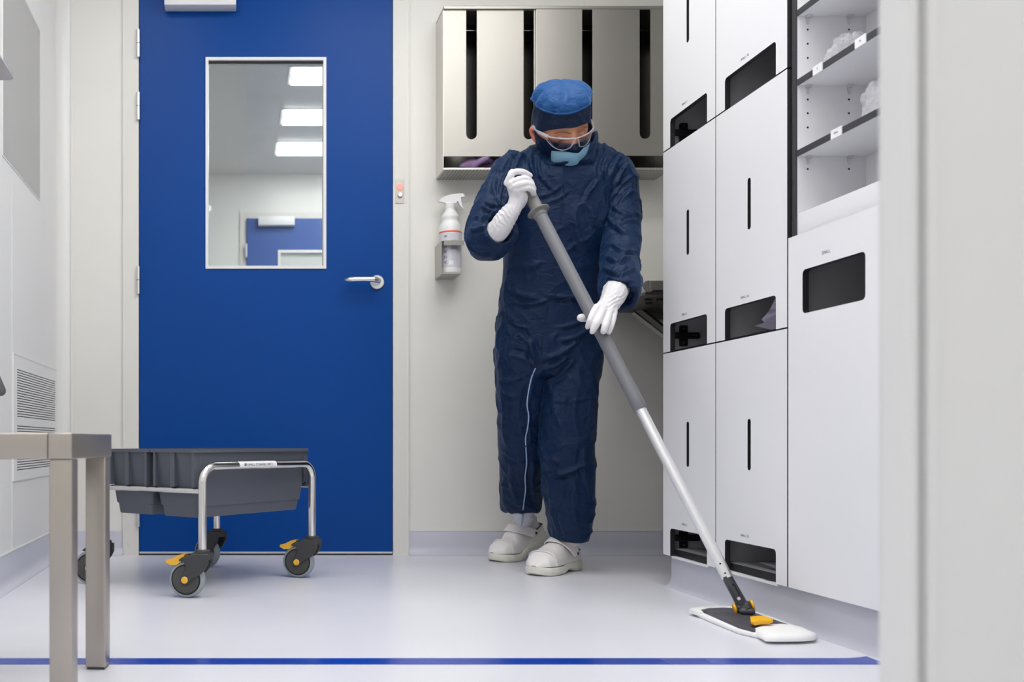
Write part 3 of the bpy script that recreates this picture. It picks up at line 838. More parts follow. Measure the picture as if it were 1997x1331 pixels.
obj('collar', lathe(BM(), [(0.017, 0.243), (0.0175, 0.245), (0.0175, 0.262), (0.015, 0.264)], 24, Mb), M_bottle, bt, True)
zz_ = lambda x, y: ((820 + x / 5.55 - CX) * 3.585 / F, EYE + (CY - (360 + y / 5.55)) * 3.585 / F)
tp = [zz_(*p) for p in ((195, 187), (205, 170), (240, 140), (285, 122), (330, 110), (400, 102), (440, 100), (470, 105), (472, 135), (432, 142), (440, 200), (452, 240), (466, 272), (438, 245), (418, 215), (402, 180), (372, 215), (280, 215), (268, 205), (230, 192))]
bm = BM(); plate(bm, [tp], lambda a, b: (a, byc - 0.009, b), lambda a, b: (a, byc + 0.009, b))
es = [e for e in bm.edges if abs(e.verts[0].co.y - e.verts[1].co.y) < 1e-6 and len(e.link_faces) == 2 and abs(e.calc_face_angle(0)) > 0.5]
bmesh.ops.bevel(bm, geom=es, offset=0.003, segments=2, affect='EDGES')
obj('trigger_head', bm, M_bottle, bt, True)

# ================================================================ STEEL TABLE BEHIND THE CABINETS
tb = thing('steel_table', 'steel table end on a slanted strut jutting out behind the white cabinets', 'table', (1.5, 3.4, 0))
tx = 1.334
obj('table_top', box(tx + 0.006, XR - 0.002, 3.18, YB - 0.006, 0.9215, 0.952, 0.003), M_steelv, tb)
bm = BM(); tube(bm, [V((tx + 0.004, 3.182, 0.933)), V((tx + 0.004, YB - 0.006, 0.933))], 0.019, 20)
obj('rolled_rim', bm, M_chrome, tb, True)
obj('under_frame', box(tx + 0.0, XR - 0.01, 3.20, YB - 0.01, 0.908, 0.9205, 0.002), M_steeld, tb)
def strut(a, b, w_, name='strut', mt_=M_bench):
    bm = BM(); tube(bm, [a, b], w_, 4); return obj(name, bm, mt_, tb)
strut(P(1234, 609, 3.60), P(1310, 668, 3.60), 0.010)
strut(P(1242, 600, 3.58), P(1310, 655, 3.58), 0.013, 'strut', M_steeld)
bkt = obj('bracket_plate', box((1251 - CX) * 3.63 / F, XR - 0.003, 3.62, YB - 0.001, EYE + (CY - 624) * 3.63 / F, 0.908), M_steeld, tb)
for x_, y_ in ((1262, 581), (1262, 603), (1241, 603)):
    pp = P(x_, y_, 3.40); obj('bolt', disc_prism(BM(), (pp.x, 3.3 + (603 - y_) * 0.004, 0.903), (0, 0, 1), 0.012, 0.006, 12), M_black, tb)
for yy in (3.24, YB - 0.06):
    obj('leg', box(XR - 0.045, XR - 0.012, yy, yy + 0.033, 0.0, 0.908), M_bench, tb)

# ================================================================ OBJECTS AT THE LEFT EDGE
o = thing('wall_holder', 'pale grey wedge shaped wall holder tip at the left edge before the grey window', 'holder', (XL, 2.5, 1.39))
bm = BM()
pr = [(XL, 1.389), (-0.612, 1.389), (-0.602, 1.391), (-0.600, 1.396), (-0.610, 1.412), (-0.632, 1.450), (XL, 1.505)]
loft(bm, [[(x, y, z) for x, z in pr] for y in (2.30, 2.60)])
bmesh.ops.bevel(bm, geom=list(bm.edges), offset=0.003, segments=2, affect='EDGES')
obj('shell', bm, mat('pale_plastic', (0.52, 0.50, 0.52), 0.45), o, True)
o = thing('wall_lever', 'dark grey lever tip poking in at the left edge above the steel bench', 'lever', (XL, 2.6, 0.55))
bm = BM()
fine_tube(bm, [V((XL + 0.004, 2.62, 0.665)), V((-0.664, 2.62, 0.620)), V((-0.641, 2.62, 0.562))], [0.009, 0.013, 0.0145], 16, 4)
obj('lever', bm, mat('dark_lever', (0.10, 0.10, 0.105), 0.4), o, True)

# ================================================================ FLOOR TAPE
def onfloor(px, py, h=0.0):
    Y = (EYE - h) * F / (py - CY)
    return V(((px - CX) * Y / F, Y, h))
yt0, yt1 = (EYE) * F / (1297 - CY), (EYE) * F / (1285.3 - CY)
tape = [(XL + 0.035, yt0), (1.236, yt0)]
tape += [onfloor(1717, 1292).xy[:], onfloor(1690, 1281.5).xy[:], onfloor(1676, 1283.5).xy[:], onfloor(1655, 1285).xy[:], (XL + 0.035, yt1)]
bm = BM(); plate(bm, [[tuple(p) for p in tape]], lambda a, b: (a, b, 0.0009), lambda a, b: (a, b, -0.001))
o = obj('floor_tape', bm, M_tape); tag(o, 'blue tape line stuck across the pale floor', 'tape')
for k, (a, b) in enumerate(((382, 397), (608, 616), (1292, 1300), (1378, 1396))):
    xa, xb = onfloor(a, 1291).x, onfloor(b, 1291).x
    ov = obj('tape_overlap', box(xa, xb, yt0 + 0.001, yt1 - 0.001, 0.0009, 0.0013), M_tape, o)

# ================================================================ BENCH
bn = thing('steel_bench', 'square tube steel bench cut by the left edge in the foreground', 'bench', P(140, 1300, 1.6) * V((1, 1, 0)) if False else (-0.27, 1.6, 0))
ang = math.radians(-6.0)
A = V(((140 - CX) * 1.575 / F, 1.575, 0))
ex = V((-math.cos(ang * 0.5), -math.sin(ang * 0.5) * -1 * -1, 0)).normalized()
side = V(((218 - CX) * 1.862 / F, 1.862, 0)) - A
depth = side.length; sd = side.normalized(); fd = V((-sd.y, sd.x, 0))
MB = Matrix.Translation(A) @ Matrix(((sd.y, sd.x, 0, 0), (-sd.x, sd.y, 0, 0), (0, 0, 1, 0), (0, 0, 0, 1)))
# local: +x to the right, +y away along the side, origin at the near right corner
def bb(x0, x1, y0, y1, z0, z1, b=0.0025): return box(x0, x1, y0, y1, z0, z1, b, 3, MB)
zt_, zb_ = 0.4395, 0.3965
obj('side_rail', bb(-0.040, 0, 0.0, depth, zb_, zt_), M_bench, bn, True)
obj('front_rail', bb(-0.62, -0.0402, 0.0, 0.040, zb_, zt_), M_bench, bn, True)
obj('back_rail', bb(-0.62, -0.0402, depth - 0.040, depth, zb_, zt_), M_bench, bn, True)
obj('seat_sheet', bb(-0.60, -0.041, 0.041, depth - 0.041, zt_ - 0.006, zt_ - 0.002, 0.001), M_bench, bn, True)
lw = 0.038
for nm_, x0_, y0_ in (('leg', -lw - 0.0005, 0.003), ('leg', -lw - 0.0005, depth - lw - 0.001 - 0.012), ('leg', -0.60, 0.003), ('leg', -0.60, depth - lw - 0.013)):
    lg = obj('leg', bb(x0_, x0_ + lw, y0_, y0_ + lw, 0.004, zb_), M_bench, bn, True)
    obj('foot_cap', bb(x0_ + 0.002, x0_ + lw - 0.002, y0_ + 0.002, y0_ + lw - 0.002, 0.0, 0.004, 0.001), M_caster, lg)

# ================================================================ TROLLEY
P1 = V((-0.099, 2.648, 0)); P2 = V((0.2275, 3.034, 0))
ea = (P2 - P1).normalized(); LA = (P2 - P1).length
eb = V((-ea.y, ea.x, 0)); LB = 0.395
P4 = P1 + eb * LB; P3 = P2 + eb * LB
tc_ = (P1 + P3) / 2
cart = thing('trolley', 'low chrome tube trolley on four casters beside the blue door', 'trolley', (tc_.x, tc_.y, 0))
HT = 0.357; RT = 0.0118
def hoop(a, b):
    d = (b - a).normalized(); rr = 0.045
    pts = [a + V((0, 0, 0.125)), a + V((0, 0, 0.2)), a + V((0, 0, HT - rr))]
    for k in range(1, 9):
        t = k / 8 * PI / 2
        pts.append(a + d * rr * (1 - math.cos(t)) + V((0, 0, HT - rr + rr * math.sin(t))))
    for k in range(0, 8):
        t = k / 8 * PI / 2
        pts.append(b - d * rr * (1 - math.sin(t)) + V((0, 0, HT - rr + rr * math.cos(t))))
    pts += [b + V((0, 0, HT - rr)), b + V((0, 0, 0.2)), b + V((0, 0, 0.125))]
    return pts
def hoop_obj(a, b):
    bm = BM(); tube(bm, hoop(a, b), RT, 20)
    return obj('hoop', bm, M_chrome, cart, True)
h1 = hoop_obj(P1, P2); hoop_obj(P4, P3)
ZR = 0.290
for a, b in ((P1, P4), (P2, P3)):
    bm = BM(); tube(bm, [a + V((0, 0, ZR)), b + V((0, 0, ZR))], 0.0085, 16)
    obj('cross_rail', bm, M_chrome, cart, True)
# sticker on the hoop
cm = P1.lerp(P2, 0.52) + V((0, 0, HT + 0.006)); nrm = -eb
Mx = Matrix((( ea.x, 0, nrm.x, 0), (ea.y, 0, nrm.y, 0), (0, 1, 0, 0), (0, 0, 0, 1)))
pa = P1.lerp(P2, 0.285); pb_ = P1.lerp(P2, 0.62)
bm = BM()
arcp = []
for k in range(9):
    t = math.radians(-20 + 95 * k / 8)
    arcp.append((math.cos(t), math.sin(t)))
rings = []
for p in (pa, pb_):
    rings.append([p + nrm * (RT + 0.0005) * c_ + V((0, 0, HT + (RT + 0.0005) * s_)) for c_, s_ in arcp] + [p + nrm * (RT - 0.001) * c_ + V((0, 0, HT + (RT - 0.001) * s_)) for c_, s_ in reversed(arcp)])
loft(bm, rings)
stk = obj('label_strip', bm, M_paper, h1, True)
mid = pa.lerp(pb_, 0.5) + nrm * (RT + 0.0008) + V((0, 0, HT + 0.002))
text('lettering', '\u25A0P SMALL STORAGE UNIT 1', 0.0105, Matrix.Translation(mid) @ Mx, M_ink, stk)

# casters
def caster(p, yaw, brake=True):
    """local x = trailing direction, z up, swivel stem at origin"""
    M0 = Matrix.Translation(p) @ Matrix.Rotation(yaw, 4, 'Z')
    R_ = 0.050
    axc = V((0.043, 0, R_))
    def tf(bm): bmesh.ops.transform(bm, matrix=M0, verts=bm.verts); return bm
    # fork: side profile in xz, two cheeks joined by a bridge
    side_p = [(-0.024, 0.122), (0.022, 0.122), (0.030, 0.116), (0.050, 0.112), (0.062, 0.104), (0.060, 0.100), (0.048, 0.100), (0.040, 0.085), (0.048, 0.070), (0.058, 0.052), (0.054, 0.040), (0.044, 0.036), (0.033, 0.042), (0.020, 0.055), (-0.004, 0.068), (-0.016, 0.082), (-0.024, 0.098)]
    bm = BM()
    for y0, y1 in ((-0.0245, -0.0175), (0.0175, 0.0245)):
        plate(bm, [side_p], lambda a, b: (a, y0, b), lambda a, b: (a, y1, b))
    bx(bm, -0.020, 0.028, -0.020, 0.020, 0.103, 0.124, 0.003)
    me = voxel(tf(bm), 0.0022, 3)
    me.materials.append(M_caster)
    fork = link('fork', me, M_caster, cart, True)
    bm = BM(); lathe(bm, [(0.018, 0.122), (0.0215, 0.124), (0.0215, 0.130), (0.018, 0.132)], 28)
    obj('swivel_cap', tf(bm), M_caster, fork, True)
    # wheel: tyre, hub, yellow cap
    Mw = Matrix.Translation(axc) @ Matrix.Rotation(PI / 2, 4, 'X')
    bm = BM()
    lathe(bm, [(0.030, -0.0105), (0.0385, -0.0135), (0.0415, -0.0145), (0.046, -0.013), (0.0492, -0.008), (R_, 0), (0.0492, 0.008), (0.046, 0.013), (0.0415, 0.0145), (0.0385, 0.0135), (0.030, 0.0105)], 48, Mw)
    wh = obj('tyre', tf(bm), M_tyre, cart, True, 50)
    bm = BM(); lathe(bm, [(0.037, -0.0147), (0.0415, -0.0152), (0.0415, 0.0152), (0.037, 0.0147)], 48, Mw)
    obj('wheel_rim', tf(bm), M_black, wh, True)
    bm = BM(); lathe(bm, [(0.020, -0.0165), (0.0375, -0.0155), (0.0375, 0.0155), (0.020, 0.0165)], 48, Mw)
    obj('wheel_disc', tf(bm), M_hub, wh, True)
    for sg in (-1, 1):
        bm = BM(); disc_prism(bm, axc + V((0, sg * 0.0166, 0)), (0, sg, 0), 0.0095, 0.0115 , 24, 0.002)
        obj('yellow_cap', tf(bm), M_yel, wh, True)
    if brake:
        bm = BM()
        pr = [(0.046, 0.119), (0.064, 0.116), (0.083, 0.106), (0.101, 0.101), (0.102, 0.095), (0.088, 0.088), (0.070, 0.089), (0.054, 0.100)]
        plate(bm, [pr], lambda a, b: (a, -0.014, b), lambda a, b: (a, 0.014, b))
        bmesh.ops.bevel(bm, geom=[e for e in bm.edges if abs(e.calc_face_angle(0)) > 0.4], offset=0.002, segments=2, affect='EDGES')
        obj('brake_pedal', tf(bm), M_yel, cart, True)
for p, yaw, br in ((P1, PI - 0.28, True), (P2, PI - 0.38, True), (P3, PI - 0.70, False), (P4, PI - 0.15, False)):
    caster(p, yaw, br)

# trays
def tray_mesh(u0, u1, v0, v1):
    """tray between u (along ea) and v (along eb) limits; local frame at P1"""
    def W(u, v, z): return P1 + ea * u + eb * v + V((0, 0, z))
    return W
def rr_loop(u0, u1, v0, v1, r, n=4): return rrect(u0, u1, v0, v1, r, n)
def tray(u0, u1, v0, v1, label):
    W = tray_mesh(u0, u1, v0, v1)
    cpt = W((u0 + u1) / 2, (v0 + v1) / 2, 0.212)
    t = thing('storage_tray', label, 'tray', tuple(cpt), 'grey plastic trays in the trolley')
    zt, zs_, zst, zb = 0.404, 0.298, 0.244, 0.214
    ins = 0.0225                       # ends step in below the rails
    def L_(z, iu, iv, r=0.014): return [W(a, b, z) for a, b in rr_loop(u0 + iu, u1 - iu, v0 + iv, v1 - iv, r)]
    lip = 0.007
    k_ = 0.004                        # wall thickness
    rings = [L_(zt - 0.009, 0.0, 0.0), L_(zt, 0.0, 0.0), L_(zt, lip, lip, 0.012), L_(0.25, ins + 0.005, 0.018), L_(zb + 0.006, ins + 0.016, 0.024),]
    inner_last = rings[-1]
    outer = [L_(zb, ins + 0.016, 0.026, 0.010), L_(zb + 0.002, ins + 0.013, 0.022, 0.012), L_(zst, ins + 0.009, 0.018), L_(zst + 0.002, ins + 0.006, 0.014), L_(zs_, ins + 0.000, 0.008), L_(zt - 0.0095, ins - 0.004, lip), L_(zt - 0.009, lip * 0.4, lip * 0.4)]
    bm = BM()
    seq = outer + rings
    vr = [[bm.verts.new(p) for p in r] for r in seq]
    for a, b in zip(vr[:-1], vr[1:]):
        n = len(a)
        for i in range(n):
            bm.faces.new((a[i], a[(i + 1) % n], b[(i + 1) % n], b[i]))
    bm.faces.new(list(reversed(vr[0]))); bm.faces.new(vr[-1])
    obj('tray_shell', bm, M_tray, t, True, 30)
    # hollow end flanges resting on the rails, with upright ribs
    wv = v1 - v0
    for s_, ue, ui in ((0, u0 + 0.003, u0 + ins + 0.001), (1, u1 - 0.003, u1 - ins - 0.001)):
        for fv, hw in ((0.0, 0.0045), (0.50, 0.0085), (0.955, 0.0045)):
            vc = v0 + 0.008 + hw + fv * (wv - 0.016 - 2 * hw)
            a, b = sorted((ue, ui))
            bm = BM(); rings_ = [[W(x, y, z) for x, y in ((a, vc - hw), (b, vc - hw), (b, vc + hw), (a, vc + hw))] for z in (zs_ + 0.002, zt - 0.009)]
            loft(bm, rings_)
            obj('rib', bm, M_tray, t)
    # two low feet under the base
    for f_ in (0.18, 0.82):
        uc = u0 + (u1 - u0) * f_
        bm = BM(); loft(bm, [[W(x, y, z) for x, y in ((uc - 0.02, v0 + 0.05), (uc + 0.02, v0 + 0.05), (uc + 0.02, v1 - 0.05), (uc - 0.02, v1 - 0.05))] for z in (zb - 0.003, zb + 0.001)])
        obj('foot', bm, M_tray, t)
    return t
tray(-0.012, LA + 0.012, 0.016, 0.196, 'grey plastic tray in the trolley, the one nearer its labelled rail')
tray(-0.012, LA + 0.012, 0.200, 0.380, 'grey plastic tray in the trolley, the one partly behind the steel bench')

# ================================================================ MOP
mp_ = thing('flat_mop', 'long handled flat mop with grey grip and white pad held by the person', 'mop', (1.20, 2.30, 0))
# pole axis: lower end at the joint, upper end in the upper hand
Q0 = P(1419, 1128, 2.345)      # lower end of aluminium tube
Q1 = P(1024, 362, 2.762)       # top end
ax = (Q1 - Q0).normalized()
def at_px(px):
    """point on the pole axis that shows at image column px"""
    lo, hi = 0.0, 1.0
    for _ in range(40):
        m_ = (lo + hi) / 2; q = Q0.lerp(Q1, m_)
        if CX + q.x * F / q.y > px: lo = m_
        else: hi = m_
    return Q0.lerp(Q1, lo)
K = at_px(1249.5)    # sleeve end
D = at_px(1051)      # disc
bm = BM(); tube(bm, [Q0, K + ax * 0.03], 0.0132, 28); obj('aluminium_tube', bm, M_pole, mp_, True)
bm = BM(); tube(bm, [K, K + ax * 0.003, K + ax * 0.035, K + ax * 0.04, D - ax * 0.012], [0.0165, 0.0178, 0.0180, 0.0172, 0.0172], 28); obj('grey_grip', bm, M_grip, mp_, True)
bm = BM()
prof = [(0.0172, -0.016), (0.0195, -0.014), (0.020, -0.004), (0.028, -0.001), (0.0315, 0.001), (0.0315, 0.004), (0.028, 0.005), (0.020, 0.006), (0.0178, 0.012), (0.0172, 0.040), (0.0172, (Q1 - D).length), (0.013, (Q1 - D).length + 0.004)]
u = ax.orthogonal().normalized(); v = ax.cross(u)
loft(bm, [[D + ax * z + (u * math.cos(2 * PI * k / 32) + v * math.sin(2 * PI * k / 32)) * r for k in range(32)] for r, z in prof])
obj('handle_end', bm, M_grip2, mp_, True)
# holes and button on the tube, facing the camera
def on_pole(px, side=-1.0, r=0.0132):
    q = at_px(px); view = (V((0, 0, EYE)) - q).normalized(); nrm_ = (view - ax * view.dot(ax)).normalized()
    return q + nrm_ * r, nrm_
for px_, rad, mt_, hgt in ((1414.5 - 0, 0.0024, M_hub, 0.0008), (1405, 0.0022, M_black, 0.0006)):
    q, nn = on_pole(px_); obj('tube_pin', disc_prism(BM(), q - nn * 0.0006, nn, rad, hgt + 0.001, 16, 0.0003), mt_, mp_, True)
# joint: grey fork
J = P(1449, 1183, 2.328)
jd = (J - Q0).normalized()
cross_ = V((1, 0, 0)); cross_ = (cross_ - jd * cross_.dot(jd)).normalized(); dep = jd.cross(cross_)
def jb(a, b, x0, x1, y0, y1, taper=1.0, bev=0.002):
    bm = BM()
    bx(bm, x0, x1, y0, y1, 0, 1, 0)
    for v_ in bm.verts:
        l = v_.co.copy(); s_ = 1 if l.z < 0.5 else taper
        v_.co = a + (b - a) * l.z + cross_ * l.x * s_ + dep * l.y * s_
    if bev: bmesh.ops.bevel(bm, geom=list(bm.edges), offset=bev, segments=2, affect='EDGES')
    return bm
bm = BM(); tube(bm, [Q0 + ax * 0.004, Q0 - ax * 0.012, Q0.lerp(J, 0.55), Q0.lerp(J, 0.8), J], [0.0137, 0.0145, 0.0150, 0.0155, 0.0145], 20, True, 0.8)
jt = obj('joint_socket', bm, M_joint, mp_, True)
c1 = Q0.lerp(J, 0.22) ; c2 = Q0.lerp(J, 0.60)
vw = (V((0, 0, EYE)) - c1).normalized(); vw = (vw - jd * vw.dot(jd)).normalized()
sdv = jd.cross(vw)
def flat_patch(a, b, w_, off, hgt, mt_, nm_, shift=0.0, par=None):
    bm = BM(); d_ = (b - a).normalized()
    rr_ = rrect(0, (b - a).length, -w_ + shift, w_ + shift, min(w_ * 0.6, 0.003), 3)
    plate(bm, [rr_], lambda s, q: a + d_ * s + sdv * q + vw * off, lambda s, q: a + d_ * s + sdv * q + vw * (off + hgt))
    return obj(nm_, bm, mt_, par or jt)
flat_patch(c1, c2, 0.0068, 0.0126, 0.0022, M_black, 'recess')
flat_patch(c1.lerp(c2, 0.15), c2, 0.0050, 0.0128, 0.0028, M_joint, 'latch', 0.001)
flat_patch(Q0.lerp(J, 0.66), Q0.lerp(J, 0.76), 0.0035, 0.0130, 0.0030, M_satin, 'pin')
xa_ = V((0.93, -0.25, 0.25)).normalized()
cyl = J + jd * 0.002
bm = BM(); fine_tube(bm, [cyl - xa_ * 0.006, cyl + xa_ * 0.006], [0.0140, 0.0140], 20, 3); obj('knuckle', bm, M_joint, mp_, True)
xa_ = V((0.93, -0.25, 0.25)).normalized()
for s_, rad in ((-1, 0.0125), (1, 0.0135)):
    obj('yellow_disc', disc_prism(BM(), cyl + xa_ * (0.0165 * s_), xa_ * s_, rad, 0.006, 28, 0.0015), M_yel2, mp_, True)
FB = P(1458, 1206, 2.300)   # foot of the joint on the frame
fz = 0.026
FB.z = fz
bm = BM(); tube(bm, [cyl, cyl.lerp(FB, 0.5), FB + V((0.004, -0.004, 0.0))], [0.0125, 0.0100, 0.0115], 16, True, 0.8)
obj('joint_foot', bm, M_joint, mp_, True)
bm = BM(); fine_tube(bm, [FB + V((-0.010, 0.004, -0.002)), FB + V((0.008, -0.004, -0.002))], [0.0075, 0.0075], 16, 3); obj('joint_axle', bm, M_joint, mp_, True)
# frame and pad, shapes on the floor plane
def fp(px, py, h): return onfloor(px, py, h)
hp = 0.016
pad_px = [(1344, 1190), (1352, 1187.5), (1372, 1184.5), (1405, 1183), (1438, 1185.5), (1475, 1195), (1512, 1208), (1545, 1220.5), (1565, 1228), (1583, 1236), (1594, 1240), (1590, 1244.5), (1575, 1246), (1540, 1246.5), (1495, 1246), (1484, 1241), (1470, 1238), (1440, 1231), (1405, 1217), (1378, 1206), (1360, 1198)]
pad = [fp(x, y, 0.008) for x, y in pad_px]
cen = sum(pad, V((0, 0, 0))) / len(pad)
bm = BM()
def ringpad(s, z): return [V((cen.x + (p.x - cen.x) * s, cen.y + (p.y - cen.y) * s, z)) for p in pad]
loft(bm, [ringpad(0.975, 0.0005), ringpad(0.995, 0.003), ringpad(1.0, 0.0065), ringpad(0.99, 0.0095), ringpad(0.95, 0.0115)])
obj('mop_pad', bm, M_mop, mp_, True, 80)
fr_px = [(1367, 1190), (1380, 1187.5), (1410, 1186), (1437, 1187.5), (1475, 1197), (1512, 1210), (1545, 1221), (1555, 1224), (1500, 1224), (1470, 1230), (1442, 1223), (1412, 1210), (1387, 1199)]
frp = [fp(x, y, hp) for x, y in fr_px]
cf = sum(frp, V((0, 0, 0))) / len(frp)
bm = BM()
loft(bm, [[V((cf.x + (p.x - cf.x) * s, cf.y + (p.y - cf.y) * s, z)) for p in frp] for s, z in ((1.0, 0.0115), (1.0, 0.0155), (0.985, 0.0165))])
frm = obj('mop_frame', bm, M_mopfr, mp_, True, 30)
a_, b_ = fp(1385, 1193, 0.0166), fp(1530, 1222, 0.0166)
lng = (b_ - a_).normalized(); wd = V((-lng.y, lng.x, 0))
for off in (-0.012, 0.010, 0.022):
    bm = BM(); tube(bm, [a_ + wd * off + lng * 0.02, b_ + wd * off - lng * 0.06], 0.0014, 6); obj('ridge', bm, M_mopfr, frm)
# puffy end pocket of the pad
pk = [(1469, 1231), (1480, 1225), (1500, 1222), (1525, 1221), (1546, 1223), (1566, 1228), (1582, 1235.5), (1594, 1240), (1588, 1244.5), (1560, 1246.5), (1520, 1247), (1494, 1246.5), (1482, 1240)]
pkp = [fp(x, y, 0.012) for x, y in pk]; cp = sum(pkp, V((0, 0, 0))) / len(pkp)
bm = BM(); loft(bm, [[V((cp.x + (p.x - cp.x) * s, cp.y + (p.y - cp.y) * s, z)) for p in pkp] for s, z in ((1.0, 0.006), (1.0, 0.011), (0.95, 0.0170), (0.80, 0.0190), (0.4, 0.0196), (0.05, 0.0197))])
obj('pad_pocket', bm, M_mop, mp_, True, 80)
pk = [(1343, 1190), (1352, 1187), (1372, 1184), (1405, 1182.5), (1438, 1185), (1436, 1187.5), (1410, 1186), (1385, 1187), (1367, 1190.5), (1372, 1196), (1362, 1195)]
pkp = [fp(x, y, 0.014) for x, y in pk]
bm = BM(); plate(bm, [[(p.x, p.y) for p in pkp]], lambda a, b: (a, b, 0.006), lambda a, b: (a, b, 0.0150))
bmesh.ops.bevel(bm, geom=[e for e in bm.edges if e.calc_face_angle(0) > 0.6], offset=0.002, segments=2, affect='EDGES')
obj('pad_pocket', bm, M_mop, mp_, True, 80)
bm = BM(); tube(bm, [fp(1568, 1229, 0.014), fp(1584, 1236, 0.012)], 0.0022, 6); obj('green_tab', bm, M_green, mp_)
# yellow foot pedal
pd_px = [(1463, 1203, 0.034), (1478, 1201.5, 0.036), (1491, 1202, 0.036), (1503, 1206, 0.034), (1508, 1209, 0.033), (1503, 1211.5, 0.031), (1483, 1211.5, 0.031), (1470, 1214, 0.030), (1464, 1212.5, 0.030)]
pdt = []
for x, y, h in pd_px: pdt.append(onfloor(x, y, h))
bm = BM(); cpp = sum(pdt, V((0, 0, 0))) / len(pdt)
loft(bm, [[V((cpp.x + (p.x - cpp.x) * s, cpp.y + (p.y - cpp.y) * s, p.z - dz)) for p in pdt] for s, dz in ((0.80, 0.0085), (0.97, 0.006), (1.0, 0.001), (0.97, 0.0))])
obj('yellow_pedal', bm, M_yel2, mp_, True, 40)
pz = onfloor(1485, 1214, 0.020)
obj('pedal_block', box(pz.x - 0.018, pz.x + 0.018, pz.y - 0.006, pz.y + 0.010, 0.0155, 0.0255, 0.002), M_joint, mp_, True)

# ================================================================ PERSON
pers = thing('person', 'person in navy coverall, cap, goggles, mask, white gloves and clogs mopping', 'person', (1.05, 3.2, 0))

def ring_px(y, xl, xr, Yc, d, n=32, ex=2.3, dz=0.0):
    z = EYE + (CY - y) * Yc / F
    cx = ((xl + xr) / 2 - CX) * Yc / F; hw = (xr - xl) / 2 * Yc / F
    out = []
    for k in range(n):
        t = 2 * PI * k / n
        c, s = math.cos(t), math.sin(t)
        out.append(V((cx + hw * math.copysign(abs(c) ** (2 / ex), c), Yc + d * math.copysign(abs(s) ** (2 / ex), s), z + dz)))
    return out
def ring_interp(rows, sub=3):
    a = np.array(rows, float)
    a = np.vstack([2 * a[0] - a[1], a, 2 * a[-1] - a[-2]])
    out = []
    for i in range(1, len(a) - 2):
        p0, p1, p2, p3 = a[i - 1], a[i], a[i + 1], a[i + 2]
        for k in range(sub):
            t = k / sub
            out.append(0.5 * (2 * p1 + (p2 - p0) * t + (2 * p0 - 5 * p1 + 4 * p2 - p3) * t * t + (3 * p1 - p0 - 3 * p2 + p3) * t ** 3))
    out.append(a[-2])
    return out
TORSO = [(274, 1078, 1148, 3.07, .045), (284, 1054, 1164, 3.07, .055), (296, 1018, 1190, 3.068, .068), (312, 996, 1208, 3.06, .085), (345, 985, 1215, 3.04, .118),
         (400, 990, 1205, 3.05, .128), (450, 989, 1192, 3.06, .132), (500, 986, 1180, 3.08, .132), (560, 981, 1172, 3.10, .132), (610, 974, 1168, 3.12, .135),
         (660, 970, 1170, 3.13, .138), (700, 969, 1171, 3.135, .135), (735, 975, 1160, 3.14, .11)]
LEGL = [(680, 969, 1066, 3.145, .12), (740, 970, 1060, 3.16, .105), (775, 972, 1058, 3.18, .10), (830, 975, 1057, 3.22, .098), (890, 977, 1056, 3.28, .092),
        (945, 978, 1055, 3.36, .088), (980, 979, 1053, 3.41, .085), (997, 983, 1050, 3.435, .080)]
LEGR = [(680, 1050, 1171, 3.13, .125), (750, 1053, 1160, 3.12, .115), (800, 1056, 1156, 3.115, .105), (850, 1057, 1155, 3.12, .10), (890, 1057, 1154, 3.135, .098),
        (920, 1065, 1154, 3.15, .096), (950, 1062, 1154, 3.16, .096), (980, 1066, 1155, 3.17, .096), (1010, 1072, 1153, 3.18, .094), (1035, 1075, 1148, 3.185, .09), (1054, 1079, 1142, 3.19, .085)]
ARML = [(1012, 322, 3.04, 34), (992, 345, 3.02, 37), (978, 375, 2.99, 37), (962, 412, 2.96, 38), (950, 445, 2.935, 40), (948, 466, 2.90, 41), (957, 464, 2.86, 42), (968, 453, 2.82, 39), (976, 445, 2.79, 35)]
ARMR = [(1182, 318, 3.04, 32), (1203, 345, 3.02, 37), (1211, 390, 3.0, 35), (1213, 440, 2.96, 33), (1211, 485, 2.91, 34), (1208, 520, 2.86, 38), (1208, 548, 2.80, 41), (1210, 566, 2.755, 40), (1207, 578, 2.73, 34)]

def build_cover(k=1.0, hollow=True, voxel_size=0.006, sm=2):
    bm = BM()
    def rows(rs, sub=3, hem=False):
        rr = ring_interp(rs, sub)
        out = []
        for (y, xl, xr, Yc, d) in rr:
            c = (xl + xr) / 2; h = (xr - xl) / 2 * k
            out.append(ring_px(y, c - h, c + h, Yc, d * k))
        if hem and hollow:
            y, xl, xr, Yc, d = rr[-1]
            c = (xl + xr) / 2; h = (xr - xl) / 2
            out.append(ring_px(y + 0.5, c - h * .82, c + h * .82, Yc, d * .82))
            out.append(ring_px(y - 25, c - h * .78, c + h * .78, Yc, d * .78))
        loft(bm, out)
    rows(TORSO); rows(LEGL, 3, True); rows(LEGR, 3, True)
    for A_ in (ARML, ARMR):
        pts = [P(a, b, c) for a, b, c, r in A_]; rs = [r * c / F * k for a, b, c, r in A_]
        p, r = smooth_path(pts, rs, 4)
        if hollow:
            d_ = (p[-1] - p[-2]).normalized()
            p += [p[-1] + d_ * 0.001, p[-1] - d_ * 0.035]; r += [r[-1] * 0.80, r[-1] * 0.76]
            fr_ = frames(p[:-2]); fr_ += [fr_[-1], fr_[-1]]
            rings = [[q + (uu * math.cos(2 * PI * j / 24) + vv * math.sin(2 * PI * j / 24)) * rr for j in range(24)] for q, (uu, vv), rr in zip(p, fr_, r)]
            loft(bm, rings)
        else:
            tube(bm, p, r, 16)
    return bm
cov = voxel(build_cover(), 0.0042, 4)

